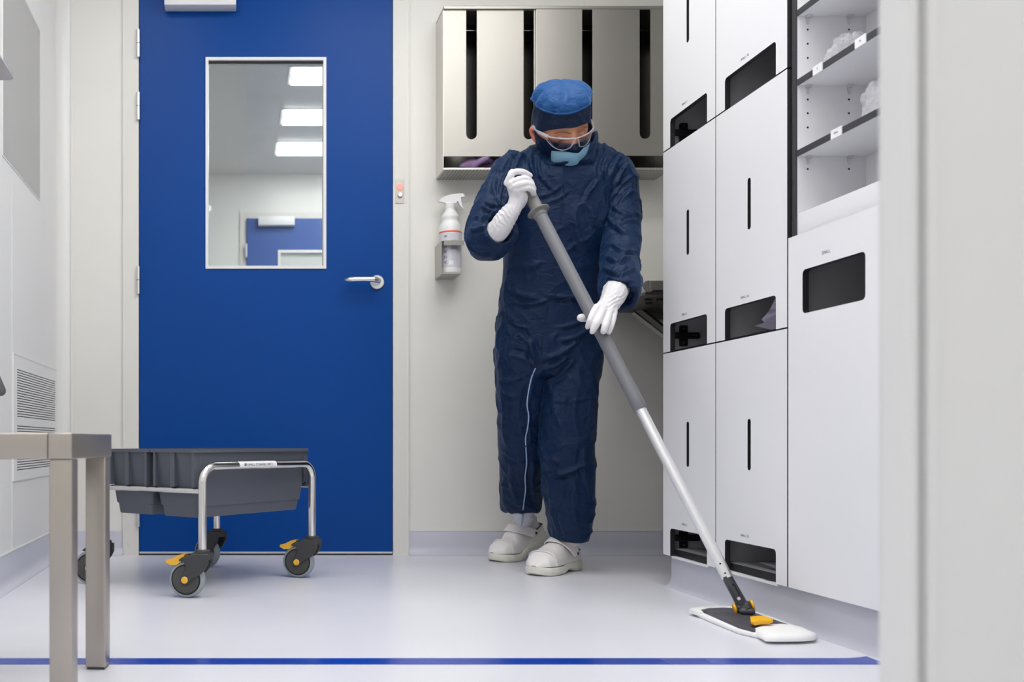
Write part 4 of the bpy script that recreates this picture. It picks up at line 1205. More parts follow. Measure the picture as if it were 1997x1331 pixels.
# folds: strokes in picture coordinates, turned into relief of the cloth along its normals
STROKES = [
 # torso
 (1000, 300, 975, 350, 5, .006), (1020, 298, 1000, 345, 4, .005), (1035, 300, 1045, 345, 5, .006), (1050, 310, 1062, 360, 4, .005), (1060, 345, 1085, 375, 4, .004),
 (1045, 385, 1095, 362, 4, .005), (1050, 400, 1110, 372, 4, .004), (1180, 280, 1160, 330, 4, .006), (1192, 290, 1172, 345, 4, .006), (1170, 350, 1140, 395, 5, .005), (1150, 400, 1170, 450, 7, .005),
 (1120, 420, 1150, 500, 8, .006), (1100, 500, 1160, 560, 8, .005), (1000, 520, 1060, 510, 7, .004), (990, 560, 1050, 580, 7, .005), (1000, 590, 1070, 585, 4, .006),
 (1060, 575, 1150, 570, 5, .005), (985, 600, 1010, 630, 6, .006), (990, 625, 1030, 640, 4, .006), (1080, 640, 1160, 610, 5, .005), (1090, 665, 1150, 640, 5, .006), (1060, 700, 1130, 660, 6, .009),
 (1048, 700, 1010, 650, 6, .007), (1045, 715, 990, 690, 6, .007), (1055, 720, 1110, 690, 6, .007), (1040, 655, 1045, 720, 5, .006), (1010, 645, 1000, 720, 6, .005),
 # left (viewer) leg
 (975, 740, 1020, 735, 5, .006), (985, 762, 1010, 775, 4, .006), (1000, 780, 1015, 850, 5, .006), (985, 800, 990, 870, 6, .005), (1040, 740, 1035, 860, 6, .007), (985, 880, 1020, 900, 5, .005),
 (1000, 900, 1010, 980, 6, .005), (1040, 900, 1048, 985, 5, .006), (985, 930, 988, 990, 5, .005), (990, 965, 1020, 985, 5, .004),
 # right leg
 (1065, 745, 1120, 700, 6, .007), (1080, 760, 1100, 840, 8, .006), (1125, 760, 1130, 860, 8, .005), (1075, 780, 1150, 775, 4, .003), (1070, 925, 1140, 905, 5, .008), (1085, 915, 1120, 930, 4, .005),
 (1075, 890, 1095, 900, 5, .006), (1080, 950, 1090, 1040, 7, .006), (1120, 940, 1130, 1040, 7, .005), (1060, 830, 1070, 900, 5, .005), (1095, 990, 1105, 1050, 5, .004), (1140, 870, 1148, 950, 5, .006),
 # right (viewer) arm
 (1215, 300, 1190, 345, 4, .007), (1225, 320, 1200, 372, 4, .006), (1232, 345, 1196, 385, 4, .006), (1238, 370, 1205, 405, 4, .005), (1190, 395, 1230, 425, 5, .005), (1185, 420, 1225, 460, 5, .006),
 (1240, 430, 1200, 450, 4, .005), (1190, 475, 1240, 490, 4, .007), (1180, 500, 1225, 508, 4, .007), (1238, 500, 1195, 525, 4, .007), (1175, 520, 1215, 535, 4, .007), (1240, 525, 1205, 545, 4, .006), (1180, 540, 1235, 548, 4, .006), (1238, 560, 1225, 590, 4, .005),
 # left (viewer) arm
 (975, 330, 962, 385, 4, .007), (990, 335, 975, 395, 4, .007), (1000, 350, 985, 400, 4, .006), (965, 370, 985, 410, 4, .006), (940, 405, 975, 415, 4, .008), (925, 425, 955, 420, 4, .007),
 (918, 450, 945, 440, 4, .006), (925, 480, 955, 488, 5, .005), (950, 500, 985, 480, 5, .005), (945, 395, 970, 400, 4, .006)]
def relief(me, strokes, amp=1.0, nz=0.0038, seed=0.0):
    n = len(me.vertices)
    co = np.empty(n * 3); me.vertices.foreach_get('co', co); co = co.reshape(-1, 3)
    no = np.empty(n * 3); me.vertices.foreach_get('normal', no); no = no.reshape(-1, 3)
    px = CX + co[:, 0] * F / co[:, 1]; py = CY - (co[:, 2] - EYE) * F / co[:, 1]
    disp = np.zeros(n)
    front = np.clip(-no[:, 1] * 2 + 0.6, 0, 1)
    for x0, y0, x1, y1, w_, a_ in strokes:
        dx, dy = x1 - x0, y1 - y0; L2 = dx * dx + dy * dy
        t = np.clip(((px - x0) * dx + (py - y0) * dy) / L2, 0, 1)
        bend = np.sin(t * PI) * 0.08 * math.sqrt(L2)
        nx_, ny_ = -dy / math.sqrt(L2), dx / math.sqrt(L2)
        ex_ = px - (x0 + t * dx + nx_ * bend); ey_ = py - (y0 + t * dy + ny_ * bend)
        dd = np.sqrt(ex_ ** 2 + ey_ ** 2); sg = ex_ * nx_ + ey_ * ny_
        fade = np.clip(np.sin(t * PI) * 1.6 + 0.15, 0, 1)
        disp += front * a_ * fade * (np.exp(-(dd / (w_ * 0.75)) ** 2) - 0.75 * np.exp(-((np.abs(sg - w_ * 1.5) + np.maximum(dd - np.abs(sg), 0)) / (w_ * 0.8)) ** 2))
    for i in range(n):
        p = V(co[i]) + V((seed, 0, 0))
        f = noise.noise(V((p.x * 9, p.y * 9, p.z * 5))) * 1.0
        g_ = 1 - abs(noise.noise(V((p.x * 16 + p.z * 9, p.y * 14, p.z * 11 - p.x * 7)))) * 2
        disp[i] += nz * (f + 0.9 * g_ * g_ * g_)
    co += no * (disp * amp)[:, None]
    me.vertices.foreach_set('co', co.ravel()); me.update()
relief(cov, STROKES, 1.25, 0.0045)
cov.materials.append(M_cloth)
cover = link('coverall', cov, M_cloth, pers, True)

bpy.context.view_layer.update()
def bvh_of(me):
    return BVHTree.FromPolygons([v.co.copy() for v in me.vertices], [tuple(p.vertices) for p in me.polygons])
bv = bvh_of(cov)
def hit(px, py, off=0.002):
    o_ = V((0, 0, EYE)); d_ = (P(px, py, 3.0) - o_).normalized()
    h = bv.ray_cast(o_, d_)
    return h[0] - d_ * off if h[0] else None
# pale piping down the inside of the left leg
pts = [hit(x, y, 0.0028) for x, y in ((1044, 719), (1038, 733), (1033, 752), (1029, 775), (1028, 792), (1031, 812), (1029, 835), (1025, 855), (1026, 880), (1027, 905), (1024, 930), (1025, 955), (1022, 980), (1020, 995))]
pts = [p for p in pts if p]
bm = BM(); tube(bm, smooth_path(pts, None, 3), 0.0021, 8); obj('piping', bm, M_pipe, cover, True)
# seams: side seams and cuffs
def seam(pxs, r=0.0016, nm_='seam', mt_=None):
    pts = [hit(x, y, 0.0) for x, y in pxs]; pts = [p for p in pts if p]
    if len(pts) < 2: return
    bm = BM(); tube(bm, smooth_path(pts, None, 3), r, 6); obj(nm_, bm, mt_ or M_cloth, cover, True)
seam([(1103, 330), (1100, 380), (1090, 450), (1080, 520), (1068, 600), (1056, 680), (1050, 712)])
seam([(1186, 290), (1180, 330), (1183, 370), (1186, 410)])
seam([(1012, 305), (1000, 345), (1001, 390)])
seam([(1010, 582), (1040, 586), (1080, 588), (1120, 580), (1150, 575)])
seam([(1082, 1048), (1095, 1052), (1110, 1053), (1128, 1052), (1140, 1049)])

# ---- head
HC = P(1094, 249, 2.955)
pit, rol = math.radians(36), math.radians(11)
Rr = Matrix.Rotation(-rol, 3, 'Y')
hR = Rr @ V((1, 0, 0)); hF = Rr @ V((0, -math.cos(pit), -math.sin(pit))); hU = Rr @ V((0, -math.sin(pit), math.cos(pit)))
def H(x, f, u): return HC + hR * x + hF * f + hU * u
def face_d(x, u):
    """how far forward the face lies at side offset x and height u"""
    wx = 0.074 if u > -0.02 else 0.074 - (-0.02 - u) * 0.22
    q = 1 - (x / wx) ** 2 - 0.0
    hv = 1 - (max(abs(u) - 0.0, 0) / (0.118)) ** 2.6
    return 0.094 * math.sqrt(max(q, 0.0)) ** 0.9 * max(hv, 0.0) ** 0.45
def head_bm(k=1.0):
    bm = BM(); nu, nv = 36, 24
    rings = []
    for j in range(1, nv):
        th = PI * j / nv
        u = 0.118 * math.cos(th); r = math.sin(th) ** 0.85
        ring = []
        for i in range(nu):
            a = 2 * PI * i / nu
            wx = 0.0745 if u > -0.02 else 0.0745 - (-0.02 - u) * 0.20
            x = wx * r * math.cos(a); f = math.sin(a)
            fd = (0.092 if f > 0 else 0.098) * r * f
            if u < -0.03 and f < 0: fd *= max(0.35, 1 + (u + 0.03) * 9)
            if f > 0:      # nose, eye sockets, lips, chin
                fd += 0.026 * math.exp(-(x / 0.011) ** 2 - ((u + 0.032) / 0.016) ** 2) + 0.010 * math.exp(-(x / 0.008) ** 2 - ((u + 0.010) / 0.02) ** 2)
                fd -= 0.009 * math.exp(-((abs(x) - 0.031) / 0.014) ** 2 - ((u + 0.002) / 0.010) ** 2)
                fd += 0.006 * math.exp(-((abs(x) - 0.028) / 0.02) ** 2 - ((u - 0.020) / 0.008) ** 2)
                fd += 0.006 * math.exp(-(x / 0.02) ** 2 - ((u + 0.068) / 0.010) ** 2) + 0.006 * math.exp(-(x / 0.02) ** 2 - ((u + 0.100) / 0.012) ** 2)
            ring.append(H(x * k, fd * k, u * k))
        rings.append(ring)
    loft(bm, rings)
    return bm
# whole body as one surface: head, neck, trunk and limbs, mostly under the clothes
bm = head_bm()
for s_ in (-1, 1):
    fine_tube(bm, [H(s_ * 0.074, -0.004, 0.002), H(s_ * 0.080, -0.012, 0.008), H(s_ * 0.082, -0.020, -0.002), H(s_ * 0.076, -0.010, -0.026)], [0.006, 0.006, 0.006, 0.005], 10, 3)
tube(bm, [H(0, -0.03, -0.03), HC + V((0.01, 0.05, -0.10)), P(1103, 300, 3.03)], [0.055, 0.055, 0.065], 20)
_al, _ar = ARML, ARMR
ARML, ARMR = [(a, b, c, r * .62) for a, b, c, r in ARML[:6]], [(a, b, c, r * .62) for a, b, c, r in ARMR[:6]]
cb_ = build_cover(0.74, False)
ARML, ARMR = _al, _ar
tmp = bpy.data.meshes.new('t'); cb_.to_mesh(tmp); cb_.free(); bm.from_mesh(tmp); bpy.data.meshes.remove(tmp)
# hands and feet of the body inside gloves and shoes
tube(bm, [P(950, 462, 2.88), P(975, 446, 2.79), P(1005, 400, 2.74), P(1008, 375, 2.735)], [0.022, 0.020, 0.016, 0.014], 12)
tube(bm, [P(1208, 540, 2.83), P(1207, 575, 2.73), P(1190, 598, 2.65), P(1180, 612, 2.63)], [0.022, 0.020, 0.018, 0.010], 12)
SH1 = dict(toe=V((0.930, 3.075, 0)), heel=V((1.122, 3.262, 0)), pitch=0.0)
SH2 = dict(toe=V((0.893, 3.445, 0)), heel=V((1.090, 3.560, 0)), pitch=math.radians(21))
bodym = voxel(bm, 0.0045, 2)
bodym.materials.append(M_skin)
body = link('body', bodym, M_skin, pers, True)
for s_ in (-1, 1):
    bm = BM(); fine_tube(bm, [H(s_ * 0.0745, -0.004, 0.004), H(s_ * 0.0815, -0.012, 0.010), H(s_ * 0.0835, -0.020, -0.002), H(s_ * 0.0765, -0.010, -0.028)], [0.006, 0.0075, 0.0075, 0.005], 12, 3)
    obj('ear', bm, M_ear, body, True)
    bm = BM()
    e = H(s_ * 0.031, face_d(0.031, 0) - 0.0125, -0.004)
    e = H(s_ * 0.031, face_d(0.031, 0) - 0.0135, -0.004)
    lathe(bm, [(0.003, -0.0115), (0.008, -0.009), (0.0118, -0.004), (0.0125, 0), (0.0118, 0.004), (0.008, 0.009), (0.003, 0.0115)], 16, Matrix.Translation(e))
    ey = obj('eyelid', bm, M_skin, body, True)
    bm = BM(); fine_tube(bm, [e + hR * x + hF * (0.0128 - 14 * x * x) + hU * (-0.0045 + 10 * x * x) for x in (-0.010, -0.005, 0.0, 0.005, 0.010)], [0.0006, 0.0011, 0.0012, 0.0011, 0.0006], 6, 3); obj('eyelash', bm, M_brow, ey, True)
    bm = BM(); bp_ = [H(s_ * x, face_d(x, u) + 0.007, u) for x, u in ((0.010, 0.0165), (0.022, 0.0215), (0.036, 0.0235), (0.050, 0.0175))]
    fine_tube(bm, bp_, [0.0022, 0.0034, 0.003, 0.0015], 8, 4); obj('eyebrow', bm, M_brow, body, True)

# ---- cap: dark band, gathered crown with overhead light put into its paler blue
def cap_surface(u0, u1, nu_, rfun, tilt=0.0, wob=None):
    rings = []
    for j in range(nu_ + 1):
        s_ = j / nu_
        rings.append([rfun(s_, 2 * PI * i / 64) for i in range(64)])
    return rings
def capr(s_, a):
    """band: s 0 bottom .. 1 top"""
    c, q = math.cos(a), math.sin(a)
    ubot = 0.033 - 0.050 * max(0, -q) ** 0.8 - 0.030 * abs(c) ** 3
    if q > 0: ubot = 0.033 - 0.030 * abs(c) ** 5
    utop = 0.080
    u = ubot + (utop - ubot) * s_
    prof = math.sqrt(max(0.05, 1 - (max(u, 0) / 0.200) ** 2))
    k = 0.0022 * math.sin(a * 9 + s_ * 3)
    return H((0.0835 + k) * prof * c, (0.102 + k) * prof * q, u)
bm = BM(); rg = cap_surface(0, 1, 12, capr)
inner = [[HC + (p - HC) * 0.93 for p in r] for r in reversed(rg)]
vr = [[bm.verts.new(p) for p in r] for r in rg + inner]
for a, b in zip(vr, vr[1:] + vr[:1]):
    for i in range(64): bm.faces.new((a[i], a[(i + 1) % 64], b[(i + 1) % 64], b[i]))
capo = obj('cap', bm, M_capband, pers, True, 60)
def crownr(s_, a):
    c, q = math.cos(a), math.sin(a)
    t = s_ * PI / 2
    gather = 0.0040 * math.sin(a * 7 + 1.0) * math.cos(t) + 0.0030 * math.sin(a * 13 + s_ * 4) * math.cos(t) + 0.0025 * noise.noise(V((c * 3, q * 3, s_ * 5)))
    sag = 0.006 * math.sin(a * 2.0 + 0.6) * math.cos(t)
    r = math.cos(t) ** 0.95
    return H((0.0805 + gather) * r * c, (0.1025 + gather) * r * q - 0.003, 0.083 + sag + (0.055) * math.sin(t) + gather * 0.5)
bm = BM(); rg = [[crownr(j / 16 * 0.985, 2 * PI * i / 64) for i in range(64)] for j in range(17)]
under = [[HC + (p - HC) * 0.96 - hU * 0.004 for p in r] for r in reversed(rg[:6])]
loft(bm, under + rg)
crown = obj('crown', bm, M_cap, capo, True, 70)
bm = BM(); rp = [crownr(0.0, 2 * PI * i / 48) + hU * -0.001 for i in range(49)]
tube(bm, rp, 0.0030, 8); obj('gathered_seam', bm, M_cap, capo, True)

# ---- navy veil over nose and cheeks, then the pale blue mask below
def patch(x0f, x1f, u0, u1, off, nx=24, nu_=16, pleat=0.0, bulge=0.0):
    bm = BM(); rows = []
    for j in range(nu_ + 1):
        u = u0 + (u1 - u0) * j / nu_
        row = []
        for i in range(nx + 1):
            s_ = -1 + 2 * i / nx
            x = 0.003 + s_ * x1f * math.sqrt(max(0.0, 1 - (0.965 * (1 - j / nu_)) ** 2.4))
            n_ = 0.026 * math.exp(-(x / 0.020) ** 2 - ((u + 0.034) / 0.024) ** 2)
            d_ = face_d(x * 0.92, max(u, -0.095)) + n_ + off + pleat * math.sin(j / nu_ * PI * 6) + bulge * (1 - s_ * s_) * math.sin(PI * j / nu_)
            row.append(H(x, d_, u))
        rows.append(row)
    vr = [[bm.verts.new(p) for p in r] for r in rows]
    for a, b in zip(vr[:-1], vr[1:]):
        for i in range(nx): bm.faces.new((a[i], a[i + 1], b[i + 1], b[i]))
    bmesh.ops.solidify(bm, geom=list(bm.faces), thickness=0.0015)
    return bm
bm = BM(); rows = []
for j in range(15):
    row = []
    for i in range(56):
        a = 2 * PI * i / 56; c, q = math.cos(a), math.sin(a)
        ut = -0.0155 + 0.012 * abs(c) ** 4 if q > 0 else -0.0035 - 0.02 * (-q)
        u = -0.116 + (ut + 0.116) * j / 14
        r = math.sin(math.acos(max(-0.985, u / 0.118))) ** 0.85
        wx = 0.0790 if u > -0.02 else 0.0790 - (-0.02 - u) * 0.14
        x = wx * r * c
        f = 0.0975 * r * q + (0.026 * math.exp(-(x / 0.020) ** 2 - ((u + 0.034) / 0.024) ** 2) if q > 0 else 0)
        row.append(H(x, f, u))
    rows.append(row)
inn = [[HC + (p - HC) * 0.975 for p in r] for r in reversed(rows)]
vr = [[bm.verts.new(p) for p in r] for r in rows + inn]
for a, b in zip(vr, vr[1:] + vr[:1]):
    for i in range(56): bm.faces.new((a[i], a[(i + 1) % 56], b[(i + 1) % 56], b[i]))
obj('face_veil', bm, M_capband, pers, True, 70)
mk = obj('face_mask', patch(0.054, 0.061, -0.114, -0.033, 0.0155, pleat=0.0006, bulge=0.012), M_mask, pers, True, 70)

# ---- goggles
gg = obj('goggles', BM(), M_lensfr, pers) if False else None
bm = BM()
top = [H(x, face_d(x * 0.88, 0.008) + 0.020 + 0.004 * math.cos(x * 30), 0.006 + 0.004 * abs(x) / 0.07) for x in [(-0.068 + 0.136 * k / 24) for k in range(25)]]
tube(bm, top, 0.0022, 8)
gfr = obj('goggles', bm, M_lensfr, pers, True)
for s_ in (-1, 1):
    bm = BM(); rows = []
    for j in range(9):
        row = []
        for i in range(15):
            x = s_ * (0.006 + 0.062 * i / 14)
            xx = abs(x)
            dn = 0.036 * math.sin(PI * min(1, (i + 2.2) / 17)) ** 0.55 + 0.002
            u = 0.006 + 0.004 * xx / 0.07 - dn * j / 8
            row.append(H(x, face_d(x * 0.88, 0.008) + 0.020 - 0.010 * (j / 8) ** 2 + 0.004 * math.cos(x * 30), u))
        rows.append(row)
    vr = [[bm.verts.new(p) for p in r] for r in rows]
    for a, b in zip(vr[:-1], vr[1:]):
        for i in range(14): bm.faces.new((a[i], a[i + 1], b[i + 1], b[i]))
    bmesh.ops.solidify(bm, geom=list(bm.faces), thickness=0.0016)
    obj('lens', bm, M_lens, gfr, True)
    bm = BM(); tube(bm, smooth_path(rows[-1][::2], None, 2), 0.0014, 6); obj('lens_rim', bm, M_lensfr, gfr, True)
    e0 = top[0] if s_ < 0 else top[-1]
    bm = BM(); tube(bm, smooth_path([e0, H(s_ * 0.080, 0.035, 0.012), H(s_ * 0.083, 0.0, 0.016), H(s_ * 0.080, -0.02, 0.014)], None, 4), 0.0030, 8, True, 1.6); obj('temple', bm, M_lensfr, gfr, True)
    bm = BM(); fine_tube(bm, [H(s_ * 0.004, face_d(0, 0) + 0.026, 0.004), H(s_ * 0.010, face_d(0.01, 0) + 0.022, -0.012), H(s_ * 0.014, face_d(0.01, 0) + 0.016, -0.024)], [0.0020, 0.0022, 0.0016], 8, 3); obj('nose_pad', bm, M_lensfr, gfr, True)

# ---- high collar around the jaw
bm = BM(); rings = []
nA = 40
cc = P(1103, 292, 2.985)
def colr(s_, a, k=1.0):
    c, q = math.cos(a), -math.sin(a)      # q<0 : towards the camera
    zb_ = EYE + (CY - 325) * 3.0 / F
    front = max(0, 0.94 * math.sin(a) - 0.30 * c)
    ztop_side = EYE + (CY - (268 - 10 * c)) * 3.0 / F
    ztop = ztop_side - 0.094 * front ** 1.0
    z = zb_ - 0.02 + (ztop - zb_ + 0.02) * s_
    hw = (0.112 - 0.022 * s_ ** 0.7); hd = 0.085 + 0.022 * min(1, s_ * 2.2)
    fold = 0.003 * math.sin(a * 6 + s_ * 5) + 0.003 * math.sin(a * 3 - s_ * 7)
    return V((cc.x + 0.002 + (hw + fold) * k * c + 0.006 * c * s_, cc.y + 0.030 + (hd + fold) * k * q - 0.0, z))
outer = [[colr(j / 10, 2 * PI * i / nA) for i in range(nA)] for j in range(11)]
innr = [[colr(j / 10, 2 * PI * i / nA, 0.93) for i in range(nA)] for j in range(10, 2, -1)]
vr = [[bm.verts.new(p) for p in r] for r in outer + innr]
for a, b in zip(vr[:-1], vr[1:]):
    for i in range(nA): bm.faces.new((a[i], a[(i + 1) % nA], b[(i + 1) % nA], b[i]))
cl = obj('collar', bm, M_cloth, pers, True, 80)
cme = cl.data
relief(cme, [(1050, 290, 1060, 320, 4, .004), (1165, 270, 1150, 310, 4, .006), (1178, 280, 1162, 320, 4, .005)], 1.0, 0.002)

# ---- gloves
def chain(bm, lst, n=12):
    pts = [P(a, b, c) for a, b, c, r in lst]; rs = [r * c / F for a, b, c, r in lst]
    fine_tube(bm, pts, rs, n, 4)
def glove(chains, gaunt, label):
    bm = BM()
    for c_ in chains: chain(bm, c_)
    me = voxel(bm, 0.0018, 3)
    n = len(me.vertices)
    nrm = [v_.normal.copy() for v_ in me.vertices]
    for v_, vn in zip(me.vertices, nrm):
        px_, py_ = CX + v_.co.x * F / v_.co.y, CY - (v_.co.z - EYE) * F / v_.co.y
        g_ = 0
        for (x, y, rad, dxx, dyy, fq) in gaunt:
            dd = math.hypot(px_ - x, py_ - y)
            if dd < rad:
                k = 1 - dd / rad
                g_ += k * 0.0020 * (1 - 2 * abs(math.sin((px_ * dxx + py_ * dyy) * fq + 1.5 * noise.noise(v_.co * 60))))
        g_ += 0.0006 * noise.noise(v_.co * 90)
        v_.co += vn * g_
    me.materials.append(M_glove)
    o_ = link('glove', me, M_glove, pers, True)
    return o_
# upper hand closed round the handle end
g1 = [
 [(950, 463, 2.87, 22), (962, 457, 2.82, 24), (974, 446, 2.785, 22), (984, 430, 2.765, 21), (995, 415, 2.75, 18.5), (1004, 402, 2.742, 15.5), (1007, 390, 2.738, 15)],
 [(1006, 396, 2.742, 14), (1003, 380, 2.735, 11), (996, 362, 2.725, 8.5), (992, 354, 2.722, 7.0)],
 [(1007, 396, 2.740, 13), (1007, 380, 2.728, 11), (1001, 364, 2.715, 9), (998, 358, 2.712, 7.5)],
 [(1010, 396, 2.740, 13), (1013, 382, 2.725, 11), (1008, 370, 2.712, 9)],
 [(1014, 398, 2.745, 11), (1019, 385, 2.735, 11), (1014, 375, 2.718, 8.5)],
 # index, lying highest and reaching right
 [(989, 357, 2.725, 7.0), (995, 345, 2.715, 6.8), (1004, 336, 2.710, 6.4), (1018, 335.5, 2.708, 6.0), (1029, 340, 2.716, 5.6), (1034, 343, 2.724, 5.0)],
 # middle, ring and little finger curled over the handle
 [(993, 360, 2.722, 7.0), (1006, 353, 2.706, 7.0), (1020, 349, 2.704, 6.8), (1031, 352, 2.712, 6.5), (1037, 360, 2.732, 6.0), (1034, 366, 2.758, 5.5)],
 [(998, 366, 2.715, 7.0), (1010, 361, 2.703, 7.0), (1025, 358, 2.702, 6.8), (1036, 362, 2.712, 6.4), (1040, 370, 2.735, 6.0), (1036, 374, 2.76, 5.5)],
 [(1006, 371, 2.713, 6.8), (1018, 368, 2.706, 6.6), (1031, 367, 2.706, 6.3), (1039, 373, 2.718, 5.8), (1040, 381, 2.738, 5.5), (1036, 383, 2.755, 5)],
 # thumb rising behind the index
 [(1010, 382, 2.755, 10), (999, 365, 2.765, 9), (994, 350, 2.765, 7), (996, 338, 2.762, 5.6), (998, 334, 2.760, 4.6)]]
glove(g1, [(985, 425, 34, 0.8, -0.6, 0.36)], 'upper')
g2 = [
 [(1209, 545, 2.82, 24), (1206, 558, 2.77, 25), (1201, 566, 2.74, 24.5), (1197, 576, 2.70, 23.5), (1191, 588, 2.665, 21), (1186, 598, 2.64, 19), (1182, 606, 2.625, 15)],
 [(1178, 594, 2.640, 12), (1168, 600, 2.615, 9), (1162, 603, 2.600, 7.5)],
 [(1184, 597, 2.635, 12), (1177, 606, 2.605, 9)],
 [(1190, 599, 2.635, 12), (1188, 610, 2.605, 9)],
 [(1194, 600, 2.640, 10), (1196, 612, 2.615, 8)],
 [(1164, 600, 2.605, 8.0), (1157, 612, 2.572, 7.4), (1152, 624, 2.560, 7.0), (1148, 634, 2.566, 6.0), (1146, 638, 2.572, 5.0)],
 [(1176, 604, 2.600, 8.0), (1170, 617, 2.565, 7.6), (1164, 630, 2.550, 7.4), (1157, 643, 2.552, 6.6), (1155, 647, 2.556, 5.6)],
 [(1187, 609, 2.605, 7.8), (1185, 622, 2.568, 7.0), (1181, 634, 2.548, 7.2), (1178, 644, 2.545, 6.8), (1177, 647, 2.548, 6.0)],
 [(1196, 612, 2.615, 7.0), (1195, 624, 2.590, 6.4), (1191, 638, 2.570, 6.2), (1187, 648, 2.565, 5.2)],
 # thumb passing behind the pole and showing on its left
 [(1184, 602, 2.640, 12), (1172, 610, 2.645, 9.5), (1155, 616, 2.640, 8.5), (1140, 620, 2.625, 8.2), (1133, 620, 2.615, 7.8)]]
glove(g2, [(1194, 582, 30, 0.45, 0.85, 0.45)], 'lower')

# ---- clogs and socks
def clog(spec, name='clog'):
    toe, heel, pitch = spec['toe'], spec['heel'], spec['pitch']
    d_ = (toe - heel); Lh = 0.275; d_ = V((d_.x, d_.y, 0)).normalized()
    wv = V((-d_.y, d_.x, 0))
    ball = toe - d_ * 0.075 if pitch else None
    def T(x, y, z):
        """x from heel (0) to toe (L), y across, z up; heel part lifts about the ball of the foot"""
        if pitch:
            xb = Lh - 0.085
            if x < xb:
                t = min(1.0, (xb - x) / 0.05); an = pitch * (t * (2 - t) if t < 1 else 1)
                dx = xb - x
                X_ = xb - (dx * math.cos(an) + 0) + z * math.sin(an) * 1.0
                Z_ = dx * math.sin(an) * (1.0 if t >= 1 else 0.5 + 0.5 * t) + z * math.cos(an)
                return toe - d_ * (Lh - X_) + wv * y + V((0, 0, Z_))
        return toe - d_ * (Lh - x) + wv * y + V((0, 0, z))
    def hw(x):
        s = x / Lh
        base = np.interp(s, [0, .02, .08, .2, .4, .6, .78, .9, .97, 1.0], [0.012, .022, .033, .036, .036, .044, .050, .042, .024, .010])
        return float(base)
    # sole
    bm = BM(); rings = []
    nx = 36
    for i in range(nx + 1):
        x = Lh * i / nx
        w_ = hw(x) + 0.003
        s = i / nx
        arch = 0.010 * math.exp(-((s - 0.40) / 0.10) ** 2)
        zt = float(np.interp(s, [0, .3, .6, 1.0], [0.036, 0.032, 0.026, 0.028]))
        toe_up = 0.010 * max(0, (s - 0.85) / 0.15) ** 2
        ring = []
        for (yy, z) in ((-1, 0.004), (-1.03, 0.014), (-1.0, zt - 0.002), (-0.94, zt), (0.94, zt), (1.0, zt - 0.002), (1.03, 0.014), (1, 0.004), (0.9, 0.0), (-0.9, 0.0)):
            zz = z + toe_up * (1 - z / 0.04)
            if z < 0.012: zz += arch
            ring.append(T(x, yy * w_, max(zz, 0.0005)))
        rings.append(ring)
    loft(bm, rings)
    sl = obj(name, bm, M_shoe, pers, True, 50); sl.name = name
    sl.data.materials.clear(); sl.data.materials.append(M_sole)
    # upper: open behind the instep
    def topz(s): return float(np.interp(s, [0, .10, .25, .36, .42, .5, .6, .72, .82, .90, .96, 1.0], [.066, .066, .060, .070, .098, .101, .093, .080, .074, .062, .046, .034]))
    bm = BM(); rows = []; na = 20
    for i in range(nx * 2 + 1):
        s = i / (nx * 2); x = Lh * s
        w_ = hw(x); zt = topz(s); z0 = 0.030
        row = []
        for j in range(na + 1):
            a = PI * j / na
            if s < 0.40:      # side walls only, leaning in slightly
                if j <= na // 2: t_ = j / (na / 2); y = w_ * (1 - 0.10 * t_); z = z0 + (zt - z0) * min(1, t_)
                else: t_ = (na - j) / (na / 2); y = -w_ * (1 - 0.10 * t_); z = z0 + (zt - z0) * min(1, t_)
            else:
                y = w_ * math.copysign(abs(math.cos(a)) ** 0.7, math.cos(a)); z = z0 + (zt - z0) * math.sin(a) ** 0.8
            row.append((y, z))
        rows.append((s, x, row))
    vr = [[bm.verts.new(T(x, y, z)) for y, z in row] for s, x, row in rows]
    for (ra, a), (rb, b) in zip(zip(rows[:-1], vr[:-1]), zip(rows[1:], vr[1:])):
        for j in range(na):
            if ra[0] < 0.40 and (j == na // 2 or (j == na // 2 - 1 and ra[0] >= 10)):
                continue
            bm.faces.new((a[j], a[j + 1], b[j + 1], b[j]))
    # heel wall closing the back
    a = vr[0]
    for j in range(na // 2):
        try: bm.faces.new((a[j], a[j + 1], a[na - j - 1], a[na - j]))
        except ValueError: pass
    bmesh.ops.remove_doubles(bm, verts=bm.verts, dist=0.0002)
    bmesh.ops.recalc_face_normals(bm, faces=bm.faces)
    bmesh.ops.solidify(bm, geom=list(bm.faces), thickness=0.003)
    obj('clog_upper', bm, M_shoe, sl, True, 60)
    # toe cap ridge
    bm = BM(); sx = 0.80; zt = topz(sx)
    pts = [T(Lh * sx - 0.004 + 0.012 * math.sin(a), (hw(Lh * sx) + 0.001) * math.copysign(abs(math.cos(a)) ** 0.7, math.cos(a)), 0.030 + (zt + 0.001 - 0.030) * math.sin(a) ** 0.8) for a in [PI * k / 20 for k in range(21)]]
    tube(bm, pts, 0.0018, 6); obj('toe_seam', bm, M_shoe, sl, True)
    # strap over the instep, pinned at the sides
    bm = BM(); rg = []
    for k in range(21):
        a = PI * k / 20
        y = 0.044 * math.copysign(abs(math.cos(a)) ** 0.8, math.cos(a)); h_ = math.sin(a) ** 0.75
        xc = Lh * (0.27 + 0.25 * h_)
        z = 0.055 + 0.053 * h_
        lean = 0.016
        rg.append([T(xc - lean, y * 1.03, z + 0.004), T(xc - lean, y * 1.03 * 1.07, z + 0.0075), T(xc + lean, y * 1.07, z - 0.004), T(xc + lean, y * 1.0, z - 0.0065)])
    loft(bm, rg)
    stp = obj('strap', bm, M_shoe, sl, True, 50)
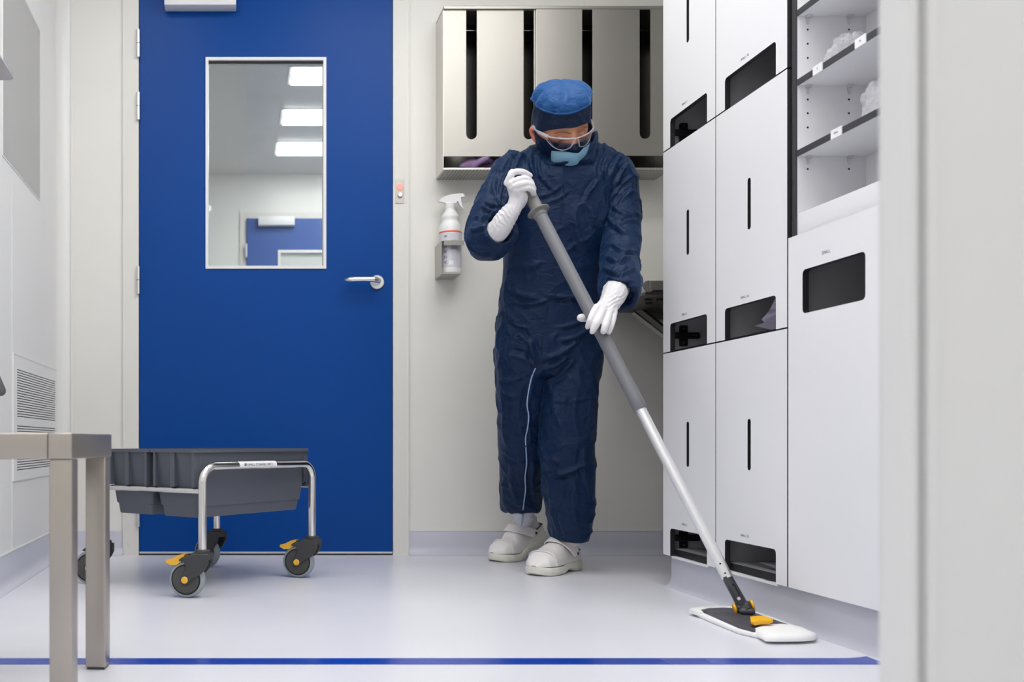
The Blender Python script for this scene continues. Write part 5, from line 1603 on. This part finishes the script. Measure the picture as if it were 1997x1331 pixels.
    for s_ in (-1, 1):
        c_ = T(Lh * 0.27, 0.0475 * s_, 0.060)
        obj('rivet', disc_prism(BM(), c_ - wv * s_ * 0.004, wv * s_, 0.0055, 0.006, 14, 0.001), M_hub, stp, True)
    # dark lining line at the opening
    bm = BM()
    pts = [T(Lh * s, hw(Lh * s) * 0.90, topz(s) + 0.0005) for s in (0.36, 0.28, 0.2, 0.1, 0.04)] + [T(0.004, 0, topz(0))] + [T(Lh * s, -hw(Lh * s) * 0.90, topz(s) + 0.0005) for s in (0.04, 0.1, 0.2, 0.28, 0.36)]
    tube(bm, pts, 0.0022, 6); obj('lining', bm, M_hub, sl, True)
    # sock
    return sl, T, Lh
s1, T1, LS = clog(SH1)
s2, T2, _ = clog(SH2)
def sock(T, leg, nm_='sock'):
    bm = BM()
    foot = [T(LS * 0.55, 0, 0.055), T(LS * 0.42, 0, 0.062), T(LS * 0.28, 0, 0.080)]
    fine_tube(bm, foot + [T(LS * 0.20, 0, 0.10)], [0.020, 0.027, 0.034, 0.036], 16, 4)
    fine_tube(bm, [T(LS * 0.14, 0, 0.055), T(LS * 0.20, 0, 0.085), T(LS * 0.24, 0, 0.11), leg[0], leg[1]], [0.028, 0.036, 0.037, 0.038, 0.042], 16, 4)
    me = voxel(bm, 0.004, 3)
    nrm = [v_.normal.copy() for v_ in me.vertices]
    for v_, vn in zip(me.vertices, nrm):
        v_.co += vn * 0.0012 * math.sin(v_.co.z * 260 + 2 * noise.noise(v_.co * 20))
    me.materials.append(M_sock)
    return link(nm_, me, M_sock, pers, True)
sock(T1, (P(1110, 1052, 3.19), P(1110, 1020, 3.18)))
k2 = sock(T2, (P(1020, 1004, 3.44), P(1018, 975, 3.41)))
sb = bvh_of(k2.data)
def hit2(px, py, off):
    o_ = V((0, 0, EYE)); d_ = (P(px, py, 3.0) - o_).normalized(); h = sb.ray_cast(o_, d_)
    return h[0] - d_ * off if h[0] else None
pp = [hit2(x, y, 0.002) for x, y in ((1020, 1005), (1019, 1012), (1018, 1020), (1017, 1027))]
pp = [p for p in pp if p]
if len(pp) > 1:
    bm = BM(); tube(bm, pp, [0.0035] * (len(pp) - 1) + [0.0018], 6); obj('blue_tab', bm, M_pipe, k2, True)
